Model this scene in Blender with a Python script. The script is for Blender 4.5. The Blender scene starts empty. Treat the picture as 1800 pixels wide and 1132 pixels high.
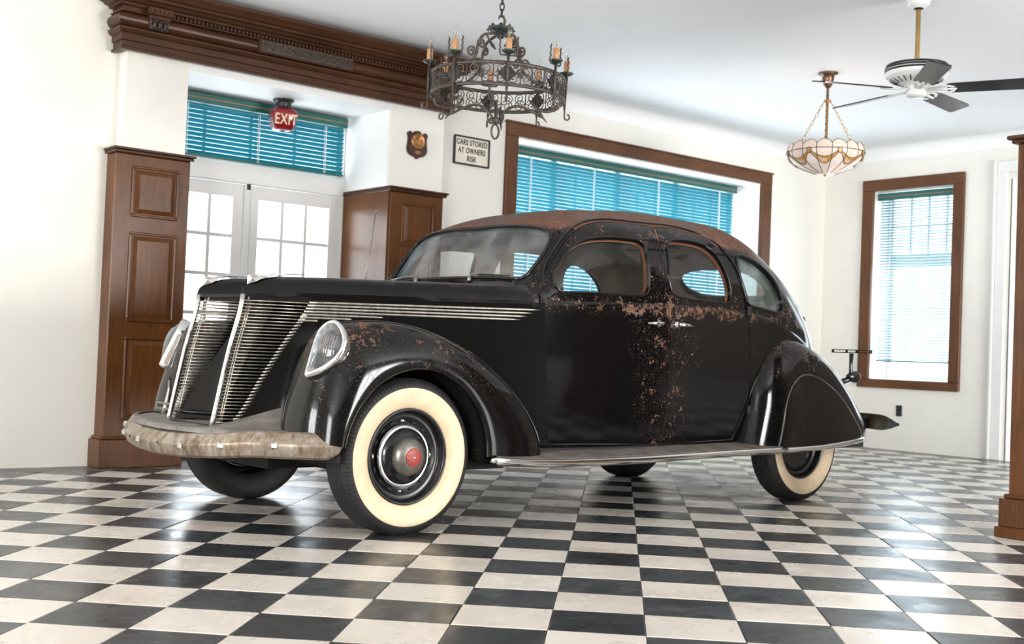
import bpy, bmesh, math, random
import numpy as np
from mathutils import Vector, Matrix, Quaternion
from mathutils.geometry import delaunay_2d_cdt
random.seed(7)
np.random.seed(7)
scene = bpy.context.scene
col = scene.collection
PI = math.pi

# ------------------------------------------------------------------ camera
CAM = Vector((-2.703, -2.541, 0.851))
cr, cu, cw = Vector((0.7672, -0.6402, 0.0394)), Vector((-0.0468, 0.0052, 0.9989)), Vector((0.6397, 0.7682, 0.0267))
cam_data = bpy.data.cameras.new('camera')
cam = bpy.data.objects.new('camera', cam_data)
col.objects.link(cam)
cw = cw.normalized(); cr = (cr - cw * cr.dot(cw)).normalized(); cu = cr.cross(cw)
cam.matrix_world = Matrix(((cr.x, cu.x, -cw.x, CAM.x), (cr.y, cu.y, -cw.y, CAM.y), (cr.z, cu.z, -cw.z, CAM.z), (0, 0, 0, 1)))
cam_data.sensor_width = 36.0
cam_data.lens = 2089.77 / 1800 * 36.0
cam_data.clip_start = 0.05
cam_data.dof.use_dof = True
cam_data.dof.focus_distance = 4.9
cam_data.dof.aperture_fstop = 5.0
scene.camera = cam

# ------------------------------------------------------------------ world and view
scene.view_settings.view_transform = 'Standard'
scene.view_settings.look = 'None'
scene.view_settings.gamma = 1.0
scene.view_settings.use_curve_mapping = False
scene.view_settings.exposure = 0.82
world = bpy.data.worlds.new('overcast_sky')
scene.world = world
world.use_nodes = True
wn = world.node_tree
wn.nodes.clear()
w_out = wn.nodes.new('ShaderNodeOutputWorld')
w_bg = wn.nodes.new('ShaderNodeBackground')
w_bg.inputs['Color'].default_value = (0.84, 0.92, 1.0, 1)
w_bg.inputs['Strength'].default_value = 2.6
wn.links.new(w_bg.outputs[0], w_out.inputs[0])

def opening_light(name, loc, target, sx, sy, power, color=(0.85, 0.93, 1.0)):
    """area light at a wall opening"""
    ld = bpy.data.lights.new(name, 'AREA')
    ld.shape = 'RECTANGLE'; ld.size = sx; ld.size_y = sy
    ld.energy = power; ld.color = color
    o = bpy.data.objects.new(name, ld); col.objects.link(o)
    o.location = loc
    d = (Vector(target) - Vector(loc)).normalized()
    o.rotation_euler = d.to_track_quat('-Z', 'Z').to_euler()
    return o

# back and right: daylight just outside the glass; front and left: added fill
opening_light('daylight_door', (1.56, 6.25, 1.45), (1.56, 0, 1.3), 1.7, 1.7, 30)
opening_light('daylight_big_window', (5.6, 6.30, 1.95), (5.6, 0, 1.8), 3.3, 1.5, 64)
opening_light('daylight_right_window', (8.95, 4.32, 1.7), (0, 4.32, 1.6), 0.95, 2.0, 36)
opening_light('added_front_fill', (4.2, -6.3, 1.5), (4.2, 0, 1.5), 3.8, 1.8, 440, (1.0, 0.98, 0.95))  # added fill from behind the camera, no window known there
opening_light('added_left_fill_near', (-6.3, -3.6, 1.75), (0, -3.6, 1.6), 3.8, 2.3, 430, (1.0, 0.98, 0.95))  # added fill from the unseen left side
opening_light('added_left_fill_far', (-6.3, 3.0, 1.75), (0, 3.0, 1.6), 1.6, 2.3, 190, (1.0, 0.98, 0.95))  # added unseen source for the streak on the fender nose

# ------------------------------------------------------------------ helpers
def tag(o, label=None, cat=None, group=None, kind=None):
    if label: o['label'] = label
    if cat: o['category'] = cat
    if group: o['group'] = group
    if kind: o['kind'] = kind
    return o

def empty(name, loc=(0, 0, 0), rz=0.0):
    o = bpy.data.objects.new(name, None)
    o.empty_display_size = 0.1
    col.objects.link(o)
    o.location = loc
    o.rotation_euler = (0, 0, rz)
    return o

def link_mesh(name, me, parent=None, loc=None):
    o = bpy.data.objects.new(name, me)
    col.objects.link(o)
    if parent is not None: o.parent = parent
    if loc is not None: o.location = loc
    return o

class MB:
    """collects simple shapes and links them as one mesh object"""
    def __init__(s):
        s.v = []; s.f = []; s.m = []; s.mats = []; s.sm = []
    def mi(s, mat):
        if mat not in s.mats: s.mats.append(mat)
        return s.mats.index(mat)
    def add(s, vs, fs, mat, smooth=False):
        b = len(s.v); k = s.mi(mat)
        s.v += [tuple(float(c) for c in p) for p in vs]
        for q in fs:
            s.f.append(tuple(b + i for i in q)); s.m.append(k); s.sm.append(smooth)
        return s
    def box(s, lo, hi, mat, bev=0.0):
        x0, y0, z0 = lo; x1, y1, z1 = hi
        if bev <= 0:
            vs = [(x0,y0,z0),(x1,y0,z0),(x1,y1,z0),(x0,y1,z0),(x0,y0,z1),(x1,y0,z1),(x1,y1,z1),(x0,y1,z1)]
            fs = [(0,3,2,1),(4,5,6,7),(0,1,5,4),(1,2,6,5),(2,3,7,6),(3,0,4,7)]
            return s.add(vs, fs, mat)
        c = ((x0+x1)/2, (y0+y1)/2, (z0+z1)/2); h = (abs(x1-x0)/2, abs(y1-y0)/2, abs(z1-z0)/2)
        b = min(bev, h[0]*.95, h[1]*.95, h[2]*.95)
        bm = bmesh.new()
        bmesh.ops.create_cube(bm, size=2)
        for v in bm.verts: v.co = Vector((v.co.x*h[0]+c[0], v.co.y*h[1]+c[1], v.co.z*h[2]+c[2]))
        bmesh.ops.bevel(bm, geom=list(bm.edges), offset=b, segments=1, affect='EDGES')
        bm.verts.index_update()
        vs = [v.co[:] for v in bm.verts]; fs = [[v.index for v in f.verts] for f in bm.faces]
        bm.free()
        return s.add(vs, fs, mat)
    def tube(s, path, r, mat, seg=8, closed=False, caps=True, flat=None):
        """round bar along a path; r number or list; flat=(a,b) squashes the section"""
        P = [Vector(p) for p in path]; n = len(P)
        rs = r if isinstance(r, (list, tuple)) else [r]*n
        T = []
        for i in range(n):
            a = P[(i-1) % n] if (closed or i > 0) else P[i]
            b = P[(i+1) % n] if (closed or i < n-1) else P[i]
            t = (b - a)
            T.append(t.normalized() if t.length > 1e-9 else Vector((0, 0, 1)))
        up = Vector((0, 0, 1)) if abs(T[0].z) < .9 else Vector((1, 0, 0))
        nv = (up - T[0]*up.dot(T[0])).normalized()
        vs = []
        fa, fb = flat if flat else (1, 1)
        for i in range(n):
            nv = nv - T[i]*nv.dot(T[i])
            nv = nv.normalized() if nv.length > 1e-6 else T[i].orthogonal().normalized()
            bv = T[i].cross(nv)
            for k in range(seg):
                a = 2*PI*k/seg + PI/seg
                vs.append(P[i] + nv*(math.cos(a)*rs[i]*fa) + bv*(math.sin(a)*rs[i]*fb))
        fs = []
        for i in range(n if closed else n-1):
            j = (i+1) % n
            for k in range(seg):
                l = (k+1) % seg
                fs.append((i*seg+k, j*seg+k, j*seg+l, i*seg+l))
        if not closed and caps:
            fs.append(tuple(range(seg))); fs.append(tuple((n-1)*seg+k for k in reversed(range(seg))))
        return s.add(vs, fs, mat, seg > 4)
    def lathe(s, prof, mat, seg=32, axis='Z', c=(0, 0, 0), arc=(0, 2*PI), smooth=True):
        """prof: list of (radius, height)"""
        vs = []; full = abs(arc[1]-arc[0]-2*PI) < 1e-6
        m = seg if full else seg+1
        for (r, h) in prof:
            for k in range(m):
                a = arc[0] + (arc[1]-arc[0])*k/seg
                x, y = r*math.cos(a), r*math.sin(a)
                if axis == 'Z': p = (c[0]+x, c[1]+y, c[2]+h)
                elif axis == 'Y': p = (c[0]+x, c[1]+h, c[2]+y)
                else: p = (c[0]+h, c[1]+x, c[2]+y)
                vs.append(p)
        fs = []
        for i in range(len(prof)-1):
            for k in range(seg):
                l = (k+1) % m
                q = (i*m+k, i*m+l, (i+1)*m+l, (i+1)*m+k)
                fs.append(q if axis != 'Y' else q[::-1])
        return s.add(vs, fs, mat, smooth)
    def prism(s, poly, d, mat, frame=None, smooth=False):
        """extrude a 2D polygon (a,b) by d; frame = (origin, axis_a, axis_b, axis_d)"""
        o, A, B, D = frame if frame else (Vector((0,0,0)), Vector((1,0,0)), Vector((0,1,0)), Vector((0,0,1)))
        o, A, B, D = Vector(o), Vector(A), Vector(B), Vector(D)
        n = len(poly)
        vs = [o + A*a + B*b for a, b in poly] + [o + A*a + B*b + D*d for a, b in poly]
        fs = [tuple(reversed(range(n))), tuple(range(n, 2*n))] + [(i, (i+1) % n, n+(i+1) % n, n+i) for i in range(n)]
        return s.add(vs, fs, mat, smooth)
    def grid(s, G, mat, closed_u=False, closed_v=False, smooth=True, flip=False):
        G = np.asarray(G); nu, nv = G.shape[:2]
        vs = G.reshape(-1, 3); fs = []
        for i in range(nu if closed_u else nu-1):
            for j in range(nv if closed_v else nv-1):
                a, b = (i+1) % nu, (j+1) % nv
                q = (i*nv+j, a*nv+j, a*nv+b, i*nv+b)
                fs.append(q[::-1] if flip else q)
        return s.add(vs, fs, mat, smooth)
    def mirror_y(s):
        o = MB(); o.mats = list(s.mats)
        o.v = [(x, -y, z) for x, y, z in s.v]; o.f = [tuple(reversed(q)) for q in s.f]
        o.m = list(s.m); o.sm = list(s.sm)
        return o
    def mesh(s, name):
        me = bpy.data.meshes.new(name)
        me.from_pydata(s.v, [], s.f)
        for m in s.mats: me.materials.append(m)
        me.polygons.foreach_set('material_index', s.m)
        me.polygons.foreach_set('use_smooth', s.sm)
        me.update()
        return me
    def build(s, name, parent=None, loc=None, sharp=None):
        me = s.mesh(name)
        if sharp is not None: me.set_sharp_from_angle(angle=math.radians(sharp))
        return link_mesh(name, me, parent, loc)

def recalc(o):
    bm = bmesh.new(); bm.from_mesh(o.data)
    bmesh.ops.recalc_face_normals(bm, faces=list(bm.faces))
    bm.to_mesh(o.data); bm.free()
    return o

def catmull(pts, n=8, closed=False):
    P = np.asarray(pts, float); m = len(P); out = []
    rng = range(m) if closed else range(m-1)
    for i in rng:
        if closed: p0, p1, p2, p3 = P[(i-1) % m], P[i], P[(i+1) % m], P[(i+2) % m]
        else: p0, p1, p2, p3 = P[max(i-1, 0)], P[i], P[i+1], P[min(i+2, m-1)]
        for k in range(n):
            t = k/n
            out.append(.5*((2*p1)+(-p0+p2)*t+(2*p0-5*p1+4*p2-p3)*t*t+(-p0+3*p1-3*p2+p3)*t**3))
    if not closed: out.append(P[-1])
    return np.array(out)

# ------------------------------------------------------------------ materials
MATS = {}
def new_mat(name):
    m = bpy.data.materials.new(name); m.use_nodes = True
    nt = m.node_tree; b = nt.nodes['Principled BSDF']
    MATS[name] = m
    return m, nt, b
def nd(nt, typ, **kw):
    n = nt.nodes.new(typ)
    for k, v in kw.items():
        if k in n.inputs: n.inputs[k].default_value = v
        else: setattr(n, k, v)
    return n
def ramp(nt, stops, fac=None):
    r = nt.nodes.new('ShaderNodeValToRGB')
    e = r.color_ramp.elements
    while len(e) < len(stops): e.new(0.5)
    for i, (p, c) in enumerate(stops):
        e[i].position = p; e[i].color = (*c, 1) if len(c) == 3 else c
    if fac is not None: nt.links.new(fac, r.inputs['Fac'])
    return r
def simple(name, color, rough=.5, metal=0.0, noise=0.0, scale=8.0, bump=0.0, bscale=60.0, coat=0.0, rvar=0.0):
    m, nt, b = new_mat(name)
    b.inputs['Base Color'].default_value = (*color, 1)
    b.inputs['Roughness'].default_value = rough
    b.inputs['Metallic'].default_value = metal
    b.inputs['Coat Weight'].default_value = coat
    geo = nd(nt, 'ShaderNodeNewGeometry')
    n = nd(nt, 'ShaderNodeTexNoise', Scale=scale, Detail=6.0, Roughness=.6)
    nt.links.new(geo.outputs['Position'], n.inputs['Vector'])
    lo = tuple(max(0, c*(1-noise)) for c in color); hi = tuple(min(1, c*(1+noise)) for c in color)
    r = ramp(nt, [(.3, lo), (.7, hi)], n.outputs['Fac'])
    nt.links.new(r.outputs['Color'], b.inputs['Base Color'])
    if rvar > 0:
        mr = nd(nt, 'ShaderNodeMapRange'); mr.inputs['From Min'].default_value = .3; mr.inputs['From Max'].default_value = .7
        mr.inputs['To Min'].default_value = max(0, rough-rvar); mr.inputs['To Max'].default_value = rough+rvar
        nt.links.new(n.outputs['Fac'], mr.inputs['Value']); nt.links.new(mr.outputs[0], b.inputs['Roughness'])
    if bump > 0:
        n2 = nd(nt, 'ShaderNodeTexNoise', Scale=bscale, Detail=4.0)
        nt.links.new(geo.outputs['Position'], n2.inputs['Vector'])
        bp = nd(nt, 'ShaderNodeBump', Strength=bump, Distance=.01)
        nt.links.new(n2.outputs['Fac'], bp.inputs['Height']); nt.links.new(bp.outputs[0], b.inputs['Normal'])
    return m
def wood(name, c1, c2, rough=.28, axis='Z', scale=5.0):
    m, nt, b = new_mat(name)
    geo = nd(nt, 'ShaderNodeNewGeometry')
    mp = nd(nt, 'ShaderNodeMapping')
    st = {'Z': (14, 14, .9), 'X': (.9, 14, 14), 'Y': (14, .9, 14)}[axis]
    mp.inputs['Scale'].default_value = st
    nt.links.new(geo.outputs['Position'], mp.inputs['Vector'])
    n = nd(nt, 'ShaderNodeTexNoise', Scale=scale, Detail=8.0, Roughness=.65, Distortion=.6)
    nt.links.new(mp.outputs[0], n.inputs['Vector'])
    n2 = nd(nt, 'ShaderNodeTexNoise', Scale=2.2, Detail=3.0)
    nt.links.new(geo.outputs['Position'], n2.inputs['Vector'])
    mx = nd(nt, 'ShaderNodeMath', operation='MULTIPLY_ADD'); mx.inputs[1].default_value = .45
    nt.links.new(n2.outputs['Fac'], mx.inputs[0]); 
    mm = nd(nt, 'ShaderNodeMath', operation='MULTIPLY'); mm.inputs[1].default_value = .6
    nt.links.new(n.outputs['Fac'], mm.inputs[0]); nt.links.new(mm.outputs[0], mx.inputs[2])
    r = ramp(nt, [(.32, c1), (.68, c2)], mx.outputs[0])
    nt.links.new(r.outputs['Color'], b.inputs['Base Color'])
    b.inputs['Roughness'].default_value = rough
    b.inputs['Specular IOR Level'].default_value = .24
    bp = nd(nt, 'ShaderNodeBump', Strength=.12, Distance=.004)
    nt.links.new(n.outputs['Fac'], bp.inputs['Height']); nt.links.new(bp.outputs[0], b.inputs['Normal'])
    return m
def glass(name, tint=(.95, .97, .97), ior=1.5, rough=.0, haze=0.0, haze_col=(.5, .55, .55)):
    """thin pane: clear with Fresnel gloss, optional dusty film"""
    m, nt, b = new_mat(name)
    out = nt.nodes['Material Output']
    tr = nd(nt, 'ShaderNodeBsdfTransparent'); tr.inputs[0].default_value = (*tint, 1)
    gl = nd(nt, 'ShaderNodeBsdfGlossy'); gl.inputs['Roughness'].default_value = rough
    g0 = nd(nt, 'ShaderNodeNewGeometry')
    dt = nd(nt, 'ShaderNodeVectorMath', operation='DOT_PRODUCT')
    nt.links.new(g0.outputs['Incoming'], dt.inputs[0]); nt.links.new(g0.outputs['Normal'], dt.inputs[1])
    ab = nd(nt, 'ShaderNodeMath', operation='ABSOLUTE'); nt.links.new(dt.outputs['Value'], ab.inputs[0])
    om = nd(nt, 'ShaderNodeMath', operation='SUBTRACT'); om.inputs[0].default_value = 1.0; nt.links.new(ab.outputs[0], om.inputs[1])
    pw = nd(nt, 'ShaderNodeMath', operation='POWER'); pw.inputs[1].default_value = 5.0; nt.links.new(om.outputs[0], pw.inputs[0])
    fr = nd(nt, 'ShaderNodeMath', operation='MULTIPLY_ADD'); fr.inputs[1].default_value = .94; fr.inputs[2].default_value = .05
    nt.links.new(pw.outputs[0], fr.inputs[0])
    mx = nd(nt, 'ShaderNodeMixShader')
    nt.links.new(fr.outputs[0], mx.inputs[0]); nt.links.new(tr.outputs[0], mx.inputs[1]); nt.links.new(gl.outputs[0], mx.inputs[2])
    last = mx
    if haze > 0:
        geo = nd(nt, 'ShaderNodeNewGeometry')
        n = nd(nt, 'ShaderNodeTexNoise', Scale=6.0, Detail=7.0, Roughness=.65, Distortion=.5)
        nt.links.new(geo.outputs['Position'], n.inputs['Vector'])
        mr = nd(nt, 'ShaderNodeMapRange'); mr.inputs['From Min'].default_value = .35; mr.inputs['From Max'].default_value = .75
        mr.inputs['To Min'].default_value = haze*.25; mr.inputs['To Max'].default_value = haze*1.6
        nt.links.new(n.outputs['Fac'], mr.inputs['Value'])
        df = nd(nt, 'ShaderNodeBsdfDiffuse'); df.inputs[0].default_value = (*haze_col, 1)
        m2 = nd(nt, 'ShaderNodeMixShader')
        nt.links.new(mr.outputs[0], m2.inputs[0]); nt.links.new(mx.outputs[0], m2.inputs[1]); nt.links.new(df.outputs[0], m2.inputs[2])
        last = m2
    nt.links.new(last.outputs[0], out.inputs['Surface'])
    nt.nodes.remove(b)
    return m

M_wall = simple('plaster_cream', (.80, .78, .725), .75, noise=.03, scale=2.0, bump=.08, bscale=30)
M_wall_dim = simple('plaster_darkened', (.16, .135, .11), .75, noise=.05, scale=2.0)  # unseen walls coloured dark so the car reflects a dim room
M_white = simple('painted_white', (.80, .80, .79), .45, noise=.03, scale=3.0)
M_ceiling = simple('ceiling_white', (.86, .87, .89), .8, noise=.02, scale=1.0)
M_wood = wood('oak_dark', (.042, .014, .0040), (.145, .052, .013))
M_wood_h = wood('oak_dark_horizontal', (.028, .011, .005), (.080, .031, .014), .32, 'X')
M_wood_f = wood('window_frame_oak', (.055, .022, .010), (.16, .068, .030), .35, 'X')
M_wood_fv = wood('window_frame_oak_upright', (.055, .022, .010), (.16, .068, .030), .35, 'Z')
M_carved = simple('carved_oak', (.038, .022, .015), .4, noise=.4, scale=60, bump=.9, bscale=70)
M_teal = simple('blind_teal', (.012, .19, .24), .35, noise=.05)
M_teal_dark = simple('valance_green', (.010, .12, .105), .35, noise=.05)
M_orange = simple('orange_edge', (.45, .18, .05), .5)
M_black = simple('black_satin', (.012, .012, .013), .4)
M_iron = simple('wrought_iron', (.085, .068, .058), .5, metal=.55, noise=.5, scale=40, bump=.3, bscale=90)
M_brass = simple('old_brass', (.45, .28, .10), .3, metal=.9, noise=.2)
M_bronze = simple('brown_bronze', (.16, .09, .06), .35, metal=.8, noise=.2)
M_pane = glass('window_pane', (.97, .98, .98))

# ================================================================== THE ROOM
CEIL = 3.20
XR, XL, YF = 8.40, -6.0, -6.0
TILE = 0.3048

def tile_mat(name, dark):
    m, nt, b = new_mat(name)
    geo = nd(nt, 'ShaderNodeNewGeometry')
    oi = nd(nt, 'ShaderNodeObjectInfo')
    add = nd(nt, 'ShaderNodeVectorMath', operation='MULTIPLY_ADD')
    cmb = nd(nt, 'ShaderNodeCombineXYZ')
    nt.links.new(oi.outputs['Random'], cmb.inputs[2])
    add.inputs[1].default_value = (9, 9, 9)
    nt.links.new(cmb.outputs[0], add.inputs[0]); nt.links.new(geo.outputs['Position'], add.inputs[2])
    mp = nd(nt, 'ShaderNodeMapping'); mp.inputs['Rotation'].default_value = (0, 0, PI/4); mp.inputs['Scale'].default_value = (1, 3.2, 1) if dark else (1, 1, 1)
    nt.links.new(add.outputs[0], mp.inputs['Vector'])
    n = nd(nt, 'ShaderNodeTexNoise', Scale=6.0 if dark else 3.0, Detail=9.0 if dark else 4.0, Roughness=.66 if dark else .5, Distortion=1.2 if dark else .3)
    nt.links.new(mp.outputs[0], n.inputs['Vector'])
    if dark: r = ramp(nt, [(.28, (.018, .021, .024)), (.50, (.036, .040, .044)), (.64, (.062, .067, .070)), (.80, (.125, .13, .13))], n.outputs['Fac'])
    else: r = ramp(nt, [(.22, (.60, .51, .40)), (.40, (.665, .61, .545)), (.75, (.70, .655, .60))], n.outputs['Fac'])
    hsv = nd(nt, 'ShaderNodeHueSaturation')
    mr = nd(nt, 'ShaderNodeMapRange'); mr.inputs['To Min'].default_value = .72 if dark else .90; mr.inputs['To Max'].default_value = 1.35 if dark else 1.04
    nt.links.new(oi.outputs['Random'], mr.inputs['Value']); nt.links.new(mr.outputs[0], hsv.inputs['Value'])
    nt.links.new(r.outputs['Color'], hsv.inputs['Color']); nt.links.new(hsv.outputs['Color'], b.inputs['Base Color'])
    n2 = nd(nt, 'ShaderNodeTexNoise', Scale=3.0, Detail=5.0, Roughness=.6)
    nt.links.new(geo.outputs['Position'], n2.inputs['Vector'])
    m2 = nd(nt, 'ShaderNodeMapRange'); m2.inputs['From Min'].default_value = .3; m2.inputs['From Max'].default_value = .7
    m2.inputs['To Min'].default_value = .17; m2.inputs['To Max'].default_value = .40
    nt.links.new(n2.outputs['Fac'], m2.inputs['Value']); nt.links.new(m2.outputs[0], b.inputs['Roughness'])
    b.inputs['Specular IOR Level'].default_value = .55
    n3 = nd(nt, 'ShaderNodeTexNoise', Scale=9.0, Detail=3.0)
    nt.links.new(geo.outputs['Position'], n3.inputs['Vector'])
    bp = nd(nt, 'ShaderNodeBump', Strength=.10, Distance=.01)
    nt.links.new(n3.outputs['Fac'], bp.inputs['Height']); nt.links.new(bp.outputs[0], b.inputs['Normal'])
    return m
M_tile_w = tile_mat('marble_cream_tile', False)
M_tile_b = tile_mat('slate_black_tile', True)
M_grout = simple('grout', (.05, .045, .04), .9)
M_border = simple('grey_stone_border', (.13, .125, .115), .45, noise=.3, scale=6)

floor = MB().box((XL-.2, YF-.2, -.10), (XR+.2, 6.0, -.012), M_grout).build('floor')
tag(floor, 'black and cream chequered tile floor laid on the diagonal', kind='structure')

def tile_shape(mb, mat, c=(0, 0), rot=0.0, z=0.0, h=TILE/2-.0012):
    q = .0025
    pts = []
    for hh, zz in ((h, z-.016), (h, z-q*.6), (h-q, z)):
        for sx, sy in ((-1, -1), (1, -1), (1, 1), (-1, 1)):
            x, y = sx*hh, sy*hh
            pts.append((c[0]+x*math.cos(rot)-y*math.sin(rot), c[1]+x*math.sin(rot)+y*math.cos(rot), zz))
    fs = [(8, 9, 10, 11)]
    for lv in (0, 4):
        for k in range(4):
            l = (k+1) % 4
            fs.append((lv+k, lv+l, lv+4+l, lv+4+k))
    mb.add(pts, fs, mat)
tile_me = {}
for dark in (False, True):
    mb = MB(); tile_shape(mb, M_tile_b if dark else M_tile_w)
    tile_me[dark] = mb.mesh('tile_dark' if dark else 'tile_light')
cells = []
s2 = 1/math.sqrt(2)
for u in range(-40, 46):
    for v in range(-34, 46):
        uc, vc = u+.5, v+.5
        X = (uc+vc)*s2*TILE; Y = (-uc+vc)*s2*TILE
        if not (XL+.05 < X < XR-.16 and YF+.05 < Y < 5.12): continue
        d = Vector((X, Y, 0))-CAM
        zc = d.dot(cw)
        px, py = (900+2089.8*d.dot(cr)/zc, 566-2089.8*d.dot(cu)/zc) if zc > .3 else (-9999, 0)
        vis = -120 < px < 1920 and 0 < py < 1230
        cells.append((0 if vis else 1, d.length, u, v, X, Y))
cells.sort()
rest = MB()
n_ind = 0
for flag, dist, u, v, X, Y in cells:
    dark = (u+v) % 2 != 0
    z = random.uniform(-.0012, .0006); tx = random.gauss(0, .0022); ty = random.gauss(0, .0022)
    if flag == 0 and n_ind < 300:
        o = link_mesh('tile', tile_me[dark], floor, (X, Y, z))
        o.rotation_euler = (tx, ty, -PI/4+random.gauss(0, .0015)); n_ind += 1
    else:
        tile_shape(rest, M_tile_b if dark else M_tile_w, (X, Y), -PI/4, z)
o = rest.build('distant_tiles', floor)
tag(o, kind='stuff')
mb = MB()
mb.box((XL, 5.02, -.02), (XR, 5.45, -.0008), M_border)
mb.box((XR-.17, YF, -.02), (XR+.02, 5.02, -.0010), M_border)
mb.build('border_stone', floor)

ceiling = MB().box((XL-.2, YF-.2, CEIL), (XR+.2, 6.1, CEIL+.1), M_ceiling)
# coved corner where the ceiling turns into the walls
def cove(mb, x0, x1, y, r=.13, along='X'):
    prof = [(r*(1-math.cos(a)), r*(1-math.sin(a))) for a in np.linspace(0, PI/2, 8)]
    G = []
    for e in (x0, x1):
        G.append([(e, y-p, CEIL-q+.001) if along == 'X' else (y-p, e, CEIL-q+.001) for p, q in prof])
    mb.grid(G, M_ceiling, flip=(along == 'Y'))
cove(ceiling, 2.92, XR, 5.42)
cove(ceiling, YF, 5.42, XR, along='Y')
tag(ceiling.build('ceiling'), 'plain white ceiling with coved edges', kind='structure')

# ---- back wall with the door bay and the wide window opening
w = MB()
YW, YL, YB, YO = 5.42, 5.28, 5.79, 6.0      # wall planes: right part, left part, back of bay, outside
w.box((XL-.2, YL, 0), (.30, YO, CEIL), M_wall)
w.box((.30, 5.16, 0), (.735, YO, CEIL), M_wall)
w.box((.735, 5.16, 2.705), (2.41, YO, CEIL), M_white)
w.box((2.41, 5.16, 0), (2.92, YO, CEIL), M_wall)
w.box((2.92, YW, 0), (3.88, YO, CEIL), M_wall)
w.box((7.28, YW, 0), (XR+.2, YO, CEIL), M_wall)
w.box((3.88, YW, 2.75), (7.28, YO, CEIL), M_wall)
w.box((3.88, YW, 0), (7.28, YO, .95), M_wall)
tag(w.build('wall_back'), 'cream plaster wall holding the glazed doors and wide window', kind='structure')
w = MB()
w.box((XR, 4.79, 0), (XR+.4, 6.0, CEIL), M_wall)
w.box((XR, 3.25, 0), (XR+.4, 3.85, CEIL), M_wall)
w.box((XR, 3.85, 2.75), (XR+.4, 4.79, CEIL), M_wall)
w.box((XR, 3.85, 0), (XR+.4, 4.79, .735), M_wall)
w.box((XR, 2.2, 2.75), (XR+.4, 3.25, CEIL), M_wall)
w.box((XR, YF-.2, 0), (XR+.4, 2.2, CEIL), M_wall_dim)  # unseen stretch darkened so the rear door reflects less
tag(w.build('wall_right'), 'cream plaster wall with the tall narrow window', kind='structure')
def punched(name, axis, pos, a0, a1, holes, label, M_wall=M_wall):
    """wall along X (axis X, at y=pos) or along Y with added window holes (a0,a1,z0,z1)"""
    w = MB(); t = .2
    def put(p, q, z0, z1):
        if q-p < 1e-4 or z1-z0 < 1e-4: return
        if axis == 'X': w.box((p, pos-t, z0), (q, pos, z1), M_wall)
        else: w.box((pos-t, p, z0), (pos, q, z1), M_wall)
    c = a0
    for h0, h1, z0, z1 in holes:
        put(c, h0, 0, CEIL); put(h0, h1, 0, z0); put(h0, h1, z1, CEIL)
        for k in (1, 2):
            e = h0+(h1-h0)*k/3; put(e-.03, e+.03, z0, z1)
        c = h1
    put(c, a1, 0, CEIL)
    tag(w.build(name), label, kind='structure')
punched('wall_front', 'X', YF, XL-.2, XR+.2, [(2.3, 6.1, .6, 2.4)], 'unseen wall coloured dark for dim reflections, with a broad added window opening', M_wall_dim)  # dark colour stands in for dimness; opening added for the fill light
punched('wall_left', 'Y', XL, YF-.2, YO, [(-5.5, -1.7, .6, 2.9), (2.2, 3.8, .6, 2.9)], 'cream unseen wall with two added window openings')  # openings added for the left fill lights

# ---- wooden wainscot pilasters
def raised_panel(parent, x0, x1, z0, z1, y, mat=None):
    """framed panel on a face looking towards -Y: sunk moulding ring and raised field"""
    mat = mat or M_wood
    m = MB(); d = .018
    for (a0, a1, b0, b1) in ((x0, x1, z1-d, z1), (x0, x1, z0, z0+d), (x0, x0+d, z0+d, z1-d), (x1-d, x1, z0+d, z1-d)):
        m.box((a0, y-.014, b0), (a1, y+.004, b1), mat, .006)
    i = d+.002; e = i+.035
    vs = []
    for q, yy in ((i, y+.002), (e, y-.010)):
        vs += [(x0+q, yy, z0+q), (x1-q, yy, z0+q), (x1-q, yy, z1-q), (x0+q, yy, z1-q)]
    fs = [(4, 5, 6, 7)] + [(k, (k+1) % 4, 4+(k+1) % 4, 4+k) for k in range(4)]
    m.add(vs, fs, mat)
    return m.build('panel', parent)
def wainscot(name, label, x0, x1, left_face, right_face):
    yb = 5.155
    body = MB()
    body.box((x0, 5.13, .20), (x1, 5.30, 2.075), M_wood, .006)
    if right_face is not None:                # board lining the side of the bay
        body.box((x0-.018, 5.14, .0), (x0+.02, 5.79, 2.075), M_wood)
    if left_face is not None:
        body.box((x1-.02, 5.14, .0), (x1+.004, 5.79, 2.075), M_wood)
    o = body.build(name)
    tag(o, label, kind='structure')
    m = MB()
    e0, e1 = x0-.02, x1+.02
    m.box((e0, 5.105, 2.075), (e1, 5.32, 2.095), M_wood_h, .006)
    m.box((e0-.008, 5.09, 2.095), (e1+.008, 5.33, 2.112), M_wood_h, .005)
    if right_face is not None: m.box((x0-.03, 5.10, 2.075), (x0+.03, 5.79, 2.112), M_wood_h, .006)
    m.build('cap_moulding', o)
    m = MB()
    m.box((x0-.035, 5.10, 0), (x1+.025, 5.32, .185), M_wood, .005)
    m.box((x0-.022, 5.112, .185), (x1+.015, 5.31, .205), M_wood, .008)
    m.build('base_block', o)
    return o
t1 = wainscot('trim_1', 'oak wainscot pilaster with three raised panels left of the doors', .245, .765, 1, None)
for z0, z1 in ((1.66, 2.0), (.965, 1.56), (.30, .865)):
    raised_panel(t1, .36, .69, z0, z1, 5.13)
t2 = wainscot('trim_2', 'oak wainscot pilaster with raised panels right of the doors', 2.415, 2.92, None, 1)
for z0, z1 in ((1.66, 2.0), (.965, 1.56), (.30, .865)):
    raised_panel(t2, 2.52, 2.83, z0, z1, 5.13)
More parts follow.
